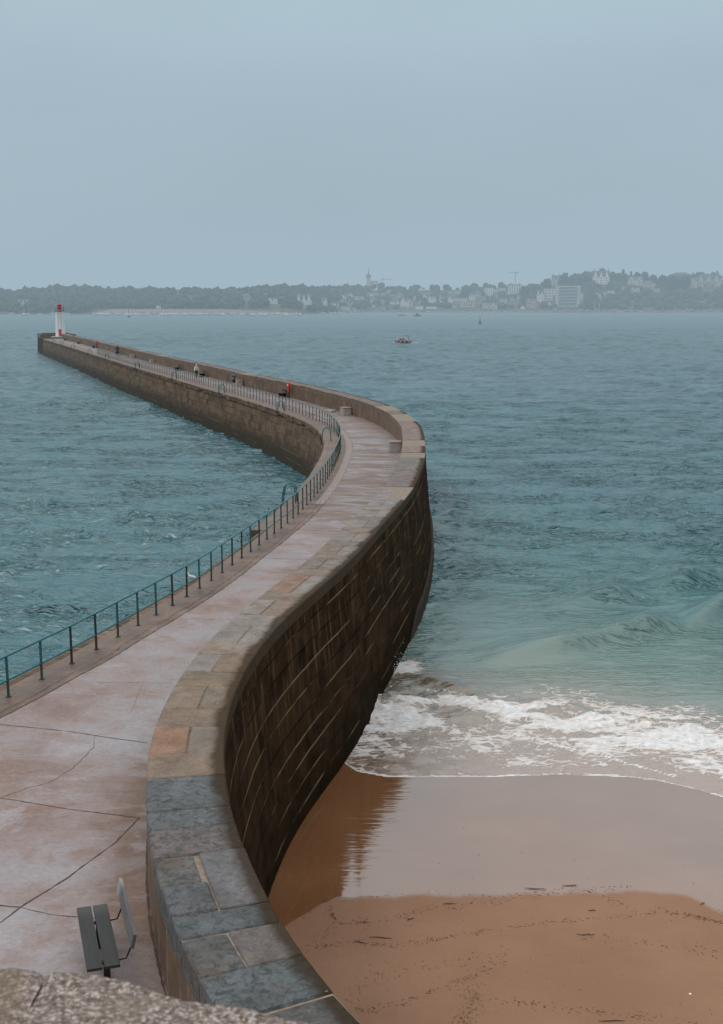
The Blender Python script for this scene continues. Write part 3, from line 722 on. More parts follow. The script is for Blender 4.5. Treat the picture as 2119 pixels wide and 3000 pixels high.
    for i in range(7):
        a=i/6*math.pi/2; hp.append((.098*math.cos(a)+.001,.085*math.sin(a)))
    hpo=MB().lathe([(.088,-.05)]+hp,(0,lean+.015,1.672),14)
    if cap:
        MC=simple('cap_cloth',cap,.7,.1,12); hpo.build('cap',MC,r,True); MB().box((0,lean+.135,1.675),(.13,.11,.014),rx=-.15).build('cap_brim',MC,r,bevel=.005)
    else: hpo.build('hair',MH,r,True)
    # jacket / shirt
    g=.018
    tp=[((0,.0,.80 if coat else .90),(.165,.13) if coat else (.15,.115)),((0,.005,1.12),(.15,.115)),((0,lean*.7,1.28),(.165,.12)),((0,lean,1.425),(.12,.092)),((0,lean+.008,1.485),.062)]
    te=[(i,i+1) for i in range(4)]
    for A in arms:
        b=len(tp); m_=tuple((Vector(A[1])+Vector(A[2]))/2) if False else A[2]
        if shorts: tp+=[(A[0],.075),(tuple(Vector(A[0]).lerp(Vector(A[1]),.75)),.062)]; te+=[(3,b),(b,b+1)]
        else: tp+=[(A[0],.075),(A[1],.057),(tuple(Vector(A[1]).lerp(Vector(A[2]),.93)),.042)]; te+=[(3,b),(b,b+1),(b+1,b+2)]
    skinned('jacket' if not shorts else 'shirt',tp,te,MT,r,1,2)
    lp=[((0,0,.97),(.15,.115))]; le=[]
    for L in legs:
        b=len(lp)
        if shorts: lp+=[(L[0],.105),(tuple(Vector(L[0]).lerp(Vector(L[1]),.75)),.088)]; le+=[(0,b),(b,b+1)]
        else: lp+=[(L[0],.10),(L[1],.072),(tuple(Vector(L[1]).lerp(Vector(L[2]),.95)),.055)]; le+=[(0,b),(b,b+1),(b+1,b+2)]
    skinned('shorts' if shorts else 'trousers',lp,le,ML,r,0,2)
    for L in legs:
        skinned('shoe',[(L[4],.045),(tuple(Vector(L[4]).lerp(Vector(L[3]),.5)),.046),(L[3],.04)],[(0,1),(1,2)],MSh,r,0,2)
    if strap: MB().tube([(-.15,lean+.06,1.40),(-.02,lean+.155,1.22),(.13,lean+.10,1.02)],.018,6).build('strap',simple('strap_web',strap,.7),r,True)
    if pack: MB().box((0,lean-.17,1.25),(.28,.13,.40)).build('backpack',simple('pack_cloth',pack,.7,.15,9),r,bevel=.04)
    return r
def ped(x,y):
    p=at(x,y,4.3); s,n=sn(p); return PS(s,max(n,.7),4.3) if n<.7 else p,s
p,s=ped(576,1107); person('person in white jacket and white cap with dark cross strap, walking',p,heading(s)+math.pi/2,(.62,.68,.72),(.012,.013,.016),(.02,.02,.02),(.05,.03,.02),stride=.28,armbend=.5,cap=(.7,.72,.74),strap=(.02,.03,.05),height=1.72)
p,s=ped(686,1139); person('person jogging in blue top and black shorts',p,heading(s)+math.pi/2+.1,(.010,.075,.14),(.008,.008,.010),(.05,.05,.05),(.04,.025,.02),stride=.5,armbend=1.6,shorts=True,lean=.05,height=1.82)
p,s=ped(358.5,1038.5); person('person in long black coat walking on the right of the distant pair',p,heading(s)+math.pi/2,(.010,.011,.012),(.010,.010,.012),(.01,.01,.01),(.03,.02,.015),stride=.2,armbend=.2,coat=True,height=1.86)
p,s=ped(343.2,1039.5); person('person in dark grey-brown jacket on the left of the distant pair',p,heading(s)+math.pi/2,(.045,.040,.036),(.025,.028,.035),(.02,.02,.02),(.02,.015,.012),stride=.22,armbend=.3,height=1.70,pack=(.03,.03,.035))

# ------------------------------------------------------------------ gull on the quay edge
gu=tag(empty('seagull',at(563,1703,4.28),math.radians(150)),'white gull standing on the quay edge behind the railing','gull')
MG=simple('gull_white',(.50,.52,.53),.6,.05,20); MGg=simple('gull_grey_wing',(.40,.43,.46),.6,.1,20); MGy=simple('gull_bill',(.5,.3,.05),.5)
skinned('body',[((0,-.02,.15),(.055,.05)),((.09,-.0,.17),(.06,.055)),((.14,0,.22),(.03,.03)),((.15,0,.28),(.028,.028)),((.175,0,.30),(.027,.027)),((-.12,0,.13),(.03,.022)),((-.20,0,.12),(.02,.008))],[(0,1),(1,2),(2,3),(3,4),(0,5),(5,6)],MG,gu,0,2)
for sy in (-1,1):
    skinned('wing',[((.08,sy*.045,.18),(.02,.035)),((-.05,sy*.055,.165),(.018,.04)),((-.19,sy*.03,.14),(.008,.012))],[(0,1),(1,2)],MGg,gu,0,2)
    MB().tube([(.02,sy*.025,.11),(.025,sy*.025,.0)],.006,6).box((.045,sy*.025,.004),(.06,.04,.006)).build('leg',MGy,gu)
    MB().lathe([(.001,-.005),(.005,0),(.001,.005)],(.192,sy*.018,.307),6).build('eye',M_dk,gu)
MB().tube([(.195,0,.298),(.245,0,.288)],[.009,.003],6).build('bill',MGy,gu)

# ------------------------------------------------------------------ rampart coping in front of the viewer
def granite():
    t=NT('rough_granite'); P=t.geo()
    v=t.vor(P,240,'F1','Color'); n1=t.noise(P,120,5,.7); n2=t.noise(P,12,5,.65); n3=t.noise(P,330,3,.6)
    base=t.cr(n1,[(.36,(.045,.030,.020)),(.46,(.135,.098,.078)),(.54,(.225,.182,.162)),(.66,(.37,.33,.315))])
    vv=t.sep(v)[0]
    base=t.mix(t.ramp(vv,.74,.86,0,.75),base,(.085,.06,.042)); base=t.mix(t.ramp(vv,.22,.1,0,.6),base,(.50,.46,.45))
    base=t.mix(t.ramp(n2,.5,.68,0,.55),base,(.16,.12,.085))
    xl=t.sep(P)[0]
    base=t.mix(t.ramp(t.math('ADD',xl,t.math('MULTIPLY',n2,.06)),-.385,-.405,0,.45),base,(.13,.085,.045))
    h=t.math('ADD',t.math('MULTIPLY',n1,.6),t.math('MULTIPLY',n2,.8))
    return t.set(base,.62,t.bump(h,.8,.005))
MGn=granite()
ramp_=tag(empty('rampart_parapet',(-.1,1.0,12.2)),'rounded speckled granite top of the rampart parapet in the near foreground','parapet')
def slab(name,pix,zt,seed,parent):
    pts=[at(x,y,zt) for x,y in pix]; xs=[p.x for p in pts]; ys=[p.y for p in pts]
    r=np.random.default_rng(seed); NX=max(12,int((xs[-1]-xs[0])/.006)); NV=46
    ph=r.uniform(0,6,12); vs=[];fs=[]
    for i in range(NX+1):
        x=xs[0]+(xs[-1]-xs[0])*i/NX; yf=float(np.interp(x,xs,ys))
        ea=min(1,max(0,(min(i,NX-i)/NX*(xs[-1]-xs[0]))/.012)); er=(1-math.sqrt(max(0,1-(1-ea)**2)))*.002
        for j in range(NV+1):
            v=j/NV
            if j<=18:
                a=j/18*math.pi/2; yy=yf+.035-.05*(1-math.sin(a)); zz=zt-.05*(1-math.sin(a)) -.0 ; 
                yy=yf+.03-.055*(math.sin(a)); zz=zt-.055*(1-math.sin(a))
            else:
                q=(j-18)/(NV-18); yy=yf-.025-q*.62; zz=zt+.014*math.sin(q*2.2)
            b=.0022*math.sin(x*29+ph[0]+yy*21)+.0012*math.sin(x*71+yy*55+ph[1])+.0008*math.sin(yy*130+x*90+ph[2])+.0006*math.sin(x*210+ph[3]+yy*60)
            vs.append((x,yy+b*.6,zz+b-er))
        
    for i in range(NX):
        for j in range(NV): q=i*(NV+1)+j; fs.append((q,q+NV+1,q+NV+2,q+1))
    # skirt down the front
    b0=len(vs)
    for i in range(NX+1): v=vs[i*(NV+1)]; vs.append((v[0],v[1],zt-.45))
    for i in range(NX): fs.append((b0+i,b0+i+1,(i+1)*(NV+1),i*(NV+1)))
    o=mesh_obj(name,vs,fs,MGn,None,True)
    o.parent=parent; o.matrix_parent_inverse=Matrix.Translation(-Vector(parent.location)); return o
slab('coping_stone',[(-900,2770),(-300,2795),(0,2812),(60,2816),(110,2822),(150,2829)],12.85,1,ramp_)
slab('coping_stone',[(149,2830),(175,2828),(235,2822),(294,2827),(366,2843),(457,2868),(562,2889),(654,2911),(758,2935),(935,2972),(1200,3040),(1600,3160)],12.852,2,ramp_)
pl=[(-2.2,1.1),(-.47,1.38),(-.30,1.34),(-.05,1.24),(.28,1.05),(1.6,.3),(1.6,-1.0),(-2.2,-1.0)]
rw=mesh_obj('rampart_wall',[(x,y,12.62) for x,y in pl]+[(x,y-.05,3.0) for x,y in pl],[tuple(range(8))[::-1]]+[(i,(i+1)%8,(i+1)%8+8,i+8) for i in range(8)],MGn)
rw.parent=ramp_; rw.matrix_parent_inverse=Matrix.Translation(-Vector(ramp_.location))
# bank that joins the rampart foot to the breakwater root
MBk=simple('rampart_foot_stone',(.10,.08,.06),.8,.3,1.2,0,.03)
bk=mesh_obj('ground',[(-16,-3,4.27),(5,-3,4.27),(3,4,4.27),(.9,8.4,4.27),(-1.4,11.4,4.27),(-3,12.4,4.27),(-9,12.5,4.27),(-16,10,4.27)]+[(-16,-3,-3),(6.5,-3,-3),(4.3,4,-3),(2.2,8.6,-3),(-.4,12,-3),(-3,13,-3),(-9,13,-3),(-17,10.5,-3)],[tuple(range(8))]+[(i,i+8,(i+1)%8+8,(i+1)%8) for i in range(8)],MBk)
tag(bk,kind='structure')

# ------------------------------------------------------------------ beach
WLX=[-3,-.56,-.15,.77,1.96,3.8,5.79,7.74,8.71,9.59,10.21,12,16,24,40,80]
WLY=[35.2,34.46,33.75,33.31,33.34,33.34,33.51,33.34,33.01,32.42,31.86,30.6,29.2,27,24,18]
FLX=[-1,.56,2.4,4.64,6.19,8.22,9.61,11.09,16,40]; FLY=[35.8,36.34,36.9,37.15,35.95,35.57,35.57,34.82,33,28]
FUX=[0,1.48,4.69,6.39,7.76,9.8,11.34,12.17,20,40]; FUY=[43.2,42.8,41.77,42.29,40.76,39.33,39.33,38.43,36,32]
WTX=[-6,-1.8,-1.59,-.63,.52,1.23,2.06,2.95,4.38,5.11,6.59,7.54,8.06,12,20,80]; WTY=[23,23.98,24.4,25.47,25.57,25.82,25.73,25.66,25.80,25.93,25.89,25.6,24.9,24.2,23,15]
def sand_z(x,y):
    d=np.interp(x,WLX,WLY)-y
    k=.030
    z=np.where(d>0,d*k,d*.06)
    z=z+(.012*np.sin(x*.9+y*.5)+.01*np.sin(x*.35-y*.8+1))*np.clip(d/4,0,1)
    return np.maximum(z,-3.5)
def grid_mesh(name,X,Y,Z,m,attrs={},smooth=True):
    R,Cc=X.shape; n=R*Cc; me=bpy.data.meshes.new(name)
    me.vertices.add(n); me.vertices.foreach_set('co',np.stack([X,Y,Z],-1).astype(np.float32).ravel())
    i=np.arange((R-1)*(Cc-1)); r=i//(Cc-1); c=i%(Cc-1); a=r*Cc+c
    q=np.stack([a,a+1,a+Cc+1,a+Cc],-1).astype(np.int32)
    me.loops.add(q.size); me.loops.foreach_set('vertex_index',q.ravel()); me.polygons.add(len(q))
    me.polygons.foreach_set('loop_start',(np.arange(len(q))*4).astype(np.int32))
    me.polygons.foreach_set('use_smooth',[smooth]*len(q)); me.update(calc_edges=True); me.validate()
    for k,v in attrs.items():
        at_=me.attributes.new(k,'FLOAT','POINT'); at_.data.foreach_set('value',v.astype(np.float32).ravel())
    o=bpy.data.objects.new(name,me); col.objects.link(o); me.materials.append(m); return o
def sand_mat():
    t=NT('wet_sand',ior=1.42); P=t.geo()
    wet=t.attr('wet'); a=t.noise(P,.35,5,.6); g=t.noise(P,60,4,.7); m=t.noise(P,5,5,.65)
    dry=t.cr(a,[(.35,(.225,.118,.066)),(.65,(.265,.145,.086))]); wc=t.cr(a,[(.35,(.185,.082,.034)),(.65,(.225,.108,.052))])
    base=t.mix(wet,dry,wc)
    base=t.mix(.35,base,t.cr(g,[(.3,(.36,.36,.36)),(.7,(.64,.64,.64))]),'OVERLAY')
    base=t.mix(t.math('MULTIPLY',t.ramp(t.noise(P,46,2,.5),.72,.76),.5),base,(.07,.035,.02))
    rough=t.ramp(wet,0,1,.62,.075)
    rip=t.noise(t.mapping(P,(.7,4.2,1),(0,0,.12)),1.0,4,.55,.5)
    rz=t.math('MULTIPLY',wet,t.attr('ripple'))
    nrm=t.bump(g,t.math('MULTIPLY',t.math('SUBTRACT',1,wet),.5),.012)
    nrm=t.bump(m,t.math('MULTIPLY',t.math('SUBTRACT',1,wet),.35),.05,nrm)
    nrm=t.bump(rip,t.math('MULTIPLY',rz,.5),.018,nrm)
    t.b.inputs['Coat Roughness'].default_value=.03; t.b.inputs['Coat IOR'].default_value=2.25
    t.put(t.b.inputs['Coat Weight'],t.math('MULTIPLY',wet,1.0))
    return t.set(base,rough,nrm,**{'Coat Normal':nrm})
gx=np.r_[np.arange(-6,16,.09),np.geomspace(16,90,50)]; gy=np.r_[np.geomspace(30,.1,40)*-1+2.0,np.arange(2.2,10,.4),np.arange(10,46,.09),np.arange(46.5,70,1.0)]
X,Y=np.meshgrid(gx,gy); Z=sand_z(X,Y)
wb=np.interp(X,WTX,WTY)+.03*np.sin(X*5.3)+.015*np.sin(X*13.1+1)+.07*np.sin(X*1.7+2)
wetA=np.clip((Y-wb)/.22+.5,0,1)
sheet=np.clip((Y-wb)/1.2,0,1)
# thin run-off film that dulls near the wall foot
wallx=np.interp(Y,C[:,1],C[:,0])+1.8
rippA=np.clip(1-(X-wallx-1.5)/3.5,0.08,1)*np.clip((Y-wb)/2.0,0.1,1)
sand=grid_mesh('sand',X,Y,Z,sand_mat(),{'wet':wetA,'ripple':rippA}); tag(sand,kind='structure')

# seaweed scraps and twigs along old tide lines
def zs(x,y): return float(sand_z(np.array(x),np.array(y)))
sw=MB(); rr=random.Random(3)
def fleck(p,L,wd,a,h=.012):
    c=math.cos(a);s_=math.sin(a); z=zs(p[0],p[1])+.003; k=3
    pts=[]; bend=rr.uniform(-.6,.6)*L*.3
    for i in range(k+1):
        u=(i/k-.5)*L; v=bend*(1-(2*i/k-1)**2); pts.append((p[0]+u*c-v*s_,p[1]+u*s_+v*c))
    vs=[];fs=[]
    for i,(x,y) in enumerate(pts):
        ww=wd*(.5 if i in (0,k) else 1)*rr.uniform(.6,1.3)
        vs+=[(x-s_*ww,y+c*ww,z),(x+s_*ww,y-c*ww,z),(x,y,z+h)]
    for i in range(k):
        a0=3*i; b0=3*i+3; fs+=[(a0,b0,b0+2,a0+2),(a0+2,b0+2,b0+1,a0+1)]
    sw.add(vs,fs)
def cp(x,y): p=at(x/1.2297+800,y/1.2297+2400,.35); return (p.x,p.y)
lines=[([(240,370),(330,358),(430,345),(530,320),(620,305),(740,285),(870,268),(1000,245),(1150,238),(1280,232)],260,.09),([(205,300),(215,340),(240,370),(330,360)],110,.03),
([(110,465),(300,435),(420,448),(560,433),(680,410),(800,390),(900,375),(1060,355),(1280,335),(1400,318),(1500,335),(1620,360)],420,.06),([(1440,325),(1520,335),(1622,362)],90,.04),
([(280,690),(300,640),(330,590),(450,530),(600,520),(720,490),(860,475)],120,.18),([(270,700),(400,685),(500,650),(580,612),(700,575),(820,520)],190,.07),([(680,600),(720,640),(700,700),(680,738)],110,.12),([(740,590),(725,650),(800,655),(900,660),(1020,680),(1150,695),(1230,710),(1380,722),(1500,740),(1622,760)],210,.07),
([(1080,415),(1200,425),(1330,435),(1440,455),(1500,460),(1600,480)],90,.12),([(1150,245),(1200,270),(1280,298),(1300,320)],40,.06),([(210,375),(180,420),(150,470),(110,460)],50,.1),([(60,390),(200,280),(400,262),(520,243),(640,250),(780,255),(900,250)],80,.05),
([(660,738),(700,700),(720,730)],60,.15)]
for L_,n_,sp_ in lines:
    P_=[cp(*q) for q in L_]; ln=[0]
    for a,b in zip(P_,P_[1:]): ln.append(ln[-1]+math.hypot(b[0]-a[0],b[1]-a[1]))
    for _ in range(int(n_*.8)):
        u=rr.random()*ln[-1]; u=u if rr.random()<.5 else (math.floor(u/1.1)+rr.gauss(.5,.2))*1.1
        x=np.interp(u,ln,[p[0] for p in P_]); y=np.interp(u,ln,[p[1] for p in P_]); i=min(len(P_)-2,int(np.searchsorted(ln,u))-1); i=max(i,0)
        a=math.atan2(P_[i+1][1]-P_[i][1],P_[i+1][0]-P_[i][0])
        fleck((x+rr.gauss(0,sp_),y+rr.gauss(0,sp_)),rr.uniform(.012,.05)*(1.6 if rr.random()<.1 else 1),rr.uniform(.002,.007),a+rr.gauss(0,.7),rr.uniform(.003,.008))
for _ in range(260): fleck((rr.uniform(-2.5,9),rr.uniform(17,25.4)),rr.uniform(.01,.04),rr.uniform(.003,.006),rr.uniform(0,3),.006)
for _ in range(30): fleck((rr.uniform(-2.5,9),rr.uniform(25.4,33)),rr.uniform(.01,.05),rr.uniform(.003,.005),rr.uniform(0,3),.006)
M_weed=simple('seaweed',(.035,.022,.014),.6,.4,20)
tag(sw.build('seaweed_scraps',M_weed),'scattered dark seaweed scraps marking old tide lines on the sand','seaweed',kind='stuff')
M_stick=simple('wet_driftwood',(.04,.027,.018),.6,.3,20)
for (x,y,L_,a,lab) in [(945,232,.50,-.12,'longest dark twig lying at the edge of the wet sand'),(1068,220,.35,.15,'greenish dark twig at the edge of the wet sand, right of the long one'),(313,437,.26,-.3,'short thick dark stick near the foot of the wall'),(388,420,.50,-.1,'thin dark stick right of the short thick one near the wall'),(1128,408,.38,.0,'thin dark stick alone on the dry sand to the right'),(1150,316,.18,0,'stubby dark stick below the wet edge on the right'),(633,293,.28,.05,'dark knot of weed on the upper tide line'),(497,350,.20,.5,'dark forked scrap just under the upper tide line'),(1220,735,.5,.05,'dark weedy stick at the bottom edge of the beach'),(1548,292,.16,.6,'dark clump of weed by the wet sand far right')]:
    q=cp(x,y); z=zs(*q)+.012; b=MB()
    n=6; pts=[(q[0]+(i/n-.5)*L_*math.cos(a),q[1]+(i/n-.5)*L_*math.sin(a)+rr.uniform(-.012,.012),z+rr.uniform(0,.008)) for i in range(n+1)]
    b.tube(pts,[.003+.007*math.sin(math.pi*(i+.5)/(n+1)) for i in range(n+1)],6)
    for k in range(2):
        m=pts[rr.randint(1,n-1)]; b.tube([m,(m[0]+rr.uniform(-.06,.06),m[1]+rr.uniform(-.07,.07),m[2]+.01)],[.007,.003],5)
    tag(b.build('driftwood_stick',M_stick,smooth=True),lab,'driftwood')
q=cp(1503,628); shl=MB().lathe([(.028,0),(.03,.006),(.02,.014),(.004,.018)],(q[0],q[1],zs(*q)),9).build('seashell',M_white,smooth=True); tag(shl,'small white shell alone on the dry sand at lower right','shell')

# ------------------------------------------------------------------ sea
def ocean_tile(Lt,N,V,wdir,seed,lmin,spread=2):
    r=np.random.default_rng(seed); k1=np.fft.fftfreq(N,d=Lt/N)*2*np.pi; KX,KY=np.meshgrid(k1,k1); K=np.hypot(KX,KY); K[0,0]=1e-6
    Lw=V*V/9.81; dot=(KX*math.cos(wdir)+KY*math.sin(wdir))/K
    ph=np.exp(-1/(K*Lw)**2)/K**4*np.abs(dot)**spread*np.where(dot<0,.25,1); ph[0,0]=0
    ph*=np.exp(-(K*lmin/6.283)**2)
    h=(r.normal(size=(N,N))+1j*r.normal(size=(N,N)))*np.sqrt(ph)
    H=np.real(np.fft.ifft2(h)); sd_=H.std(); 
    dx=np.real(np.fft.ifft2(-1j*KX/K*h)); dy=np.real(np.fft.ifft2(-1j*KY/K*h))
    return H/sd_,dx/sd_,dy/sd_
def samp(A,Lt,x,y):
    N=A.shape[0]; u=(x/Lt*N)%N; v=(y/Lt*N)%N; i=u.astype(int)%N; j=v.astype(int)%N; fu=u-np.floor(u); fv=v-np.floor(v); i2=(i+1)%N; j2=(j+1)%N
    return (A[j,i]*(1-fu)*(1-fv)+A[j,i2]*fu*(1-fv)+A[j2,i]*(1-fu)*fv+A[j2,i2]*fu*fv)
WD=math.radians(-97)
short=ocean_tile(23,512,1.45,WD-.15,11,.16,1.2); short2=ocean_tile(17,512,1.15,WD+.5,12,.14,1.0)
levels=[(ocean_tile(52,640,2.05,WD,1,.30,7),ocean_tile(33,512,1.75,WD+.22,2,.30,6)),(ocean_tile(130,640,2.15,WD,3,.95,7),ocean_tile(83,512,2.0,WD-.2,4,.8,6)),(ocean_tile(420,640,3.0,WD,5,3.2,6),ocean_tile(290,512,2.8,WD+.2,6,3,6))]
dims=[(52,33),(130,83),(420,290)]
def smooth01(t): t=np.clip(t,0,1); return t*t*(3-2*t)
def vnoise(x,y,seed):
    r=np.random.default_rng(seed); A=r.normal(size=(64,64)); return samp(A,64.0,x,y)
def fbm(x,y,seed): return sum(vnoise(x*2**i,y*2**i,seed+i)*.5**i for i in range(4))/1.2
dist=[26.0]
while dist[-1]<3200: dist.append(dist[-1]*(1+ (.0032 if dist[-1]<170 else .0075 if dist[-1]<700 else .03)))
dist=np.array(dist); uu=np.linspace(-.62,.62,620)
U,DD=np.meshgrid(uu,dist); X=U*DD*.9; Y=DD*1.0
# columns: keep a fan-shaped grid, dense near the viewer
w1=smooth01((DD-75)/45); w2=smooth01((DD-260)/160)
H=np.zeros_like(X); DXs=np.zeros_like(X); DYs=np.zeros_like(X)
for (lv,(la,lb)),wt in zip(zip(levels,dims),((1-w1),w1*(1-w2),w2)):
    a=samp(lv[0][0],la,X,Y); b=samp(lv[1][0],lb,X*.94+Y*.34,-X*.34+Y*.94)
    dx=samp(lv[0][1],la,X,Y); dy=samp(lv[0][2],la,X,Y)
    H+=wt*(a*.8+b*.6); DXs+=wt*dx; DYs+=wt*dy
ws=1-smooth01((DD-90)/70)
Hs=ws*(samp(short[0],23,X,Y)*.7+samp(short2[0],17,X*.9+Y*.43,-X*.43+Y*.9)*.55)
H=np.clip(H,-2.4,2.3); H=H+.28*(H*H-1)
gust=.85+.3*np.clip(fbm(X*.03,Y*.03,40),-1,1)
wl=np.interp(X,WLX,WLY); fl=np.interp(X,FLX,FLY); fu=np.interp(X,FUX,FUY)
nearL=X<np.interp(Y,C[:,1],C[:,0])-2.0          # harbour side of the breakwater
calm=np.where(nearL,1.0,smooth01((Y-fu)/32)*.85+.15); calm=np.where((~nearL)&(Y<fl),.05,calm)
amp=.070*gust*calm*(1+.45*smooth01((DD-60)/90)+.8*w2)
swell=np.where(nearL,0,1)
# swells that steepen towards the beach
def ridge(xs,ys,hgt,wf,wbk,xa,xb):
    yc=np.interp(X,xs,ys)+.35*vnoise(X*.35,X*0+3,50); d=Y-yc
    m=smooth01((X-xa)/2.5)*smooth01((xb-X)/3)
    return hgt*m*(1+.35*vnoise(X*.5,X*0+7,51))*np.where(d<0,np.exp(-(d/wf)**2),np.exp(-(d/wbk)**2))
R_=ridge([3,4.87,7.84,9.48,11.53,13.95,15.85,22,30],[44.6,45.09,46.19,47.28,48.27,49.67,50.77,53,56],.60,.62,2.2,4,40)
R_+=ridge([7,12,16,22,30],[53.0,54.5,57.0,60,64],.45,.75,2.2,8,45)
R_+=ridge([1.2,2.14,3.09,3.97,5.5],[43.4,42.9,42.1,41.1,40.0],.30,.45,.9,.8,5.2)
R_+=ridge([4,8,12,16],[60,60.5,61.5,63],.16,.7,1.5,4,12)+ridge([3,6,9],[68,67,66.5],.18,.7,1.6,2,9)
turb=fbm(X*1.5,Y*1.9,60)
dens=np.clip(1-np.abs((Y-(fl+fu)/2))/((fu-fl)/2+.4),0,1)
Z=amp*H+.024*gust*calm*Hs+swell*R_+swell*np.where(Y<46,1,0)*dens*(.11*turb+.16)*smooth01((Y-fl+.3)/.8)
lowz=smooth01((Y-wl)/(fl+1.2-wl)); Z=np.where(~nearL&(Y<fl+1.2),Z*lowz+(1-lowz)*(.003+.006*np.clip((Y-wl)/1.5,0,1)*(1+turb)),Z)
ch=.052*gust*calm*(1+.35*smooth01((DD-60)/90)+.8*w2)
X2=X-ch*DXs*1.05; Y2=Y-ch*DYs*1.05
# foam density
foam=np.zeros_like(X)
inner=smooth01((Y-fl+.35)/.5)*smooth01((fu-1.1-Y)/2.6+.3)
foam=np.maximum(foam,inner*(.54+.42*fbm(X*.6,Y*1.2,61)+.18*turb))
lace=(Y>wl)&(Y<fl+.6)
foam=np.where(lace,np.maximum(foam,.33+.16*fbm(X*.8,Y*1.1,70)+.12*smooth01((Y-wl)/2.5)),foam)
foam=np.maximum(foam,(.85+.35*fbm(X*1.1,Y*.4,95))*np.exp(-((Y-wl-.04)/np.where(X>8,.13,.085))**2))
tail=smooth01(1-(Y-fu+1.0)/3.6)*(Y>fu-1.5)
foam=np.maximum(foam,np.where(Y>fu-1.5,tail*(.36+.20*fbm(X*.5,Y*.5,80)),0))
# swash line crossing the lace
sl_x=[4.6,6.0,7.4,8.6,9.3]; sl_y=[37.2,36.0,35.0,33.9,33.2]
wall_e=np.interp(Y,C[:,1],C[:,0])+1.78
dw=X-wall_e
foam=np.maximum(foam,np.exp(-((Y-44.0)/1.0)**2)*(dw>-.3)*np.clip(1.15-.75*np.clip(dw,0,2)+.3*turb,0,1))
hump=np.exp(-((Y-np.interp(X,[1.2,2.14,3.09,3.97,5.5],[43.2,42.6,41.7,40.7,39.7]))/.40)**2)*smooth01((4.9-X)/1.6)*smooth01((X-1.1)/.5)*np.clip(.75+.5*fbm(X*1.4,Y*1.8,91),0,1)
foam*=1-.7*hump
foam=np.maximum(foam,np.where((X>4.6)&(X<9.3),.95*np.exp(-((Y-np.interp(X,sl_x,sl_y)-.10*vnoise(X*1.5,X*0,90))/.08)**2),0))
foam=np.where(nearL,0,foam)
fw=np.where((dw>-.2)&(dw<.5)&(Y>45)&(Y<110),.30*np.clip(1-dw/.5,0,1),0); foam=np.maximum(foam,fw)
foam=np.where(nearL&(X>np.interp(Y,C[:,1],C[:,0])-6.3)&(Y<200),.2,foam)
shal=np.where(nearL,0,smooth01(1-(Y-wl)/30)); shal2=np.where(nearL,0,smooth01(1-(Y-wl)/13.5)); milk=np.where(nearL,.12,smooth01(1-(Y-wl)/60)*.9)
bare=np.clip(hump,0,1)
foam=np.clip(foam,0,1.1)
brown=np.where(nearL,0,np.clip(1-dw/5.0,0,1)*(Y<44)*(Y>wl))
Z=np.where((~nearL)&(Y<wl),np.minimum(Z,.003)-np.clip(wl-Y,0,3)*.25,Z)       # the sheet dives under the sand at the waterline
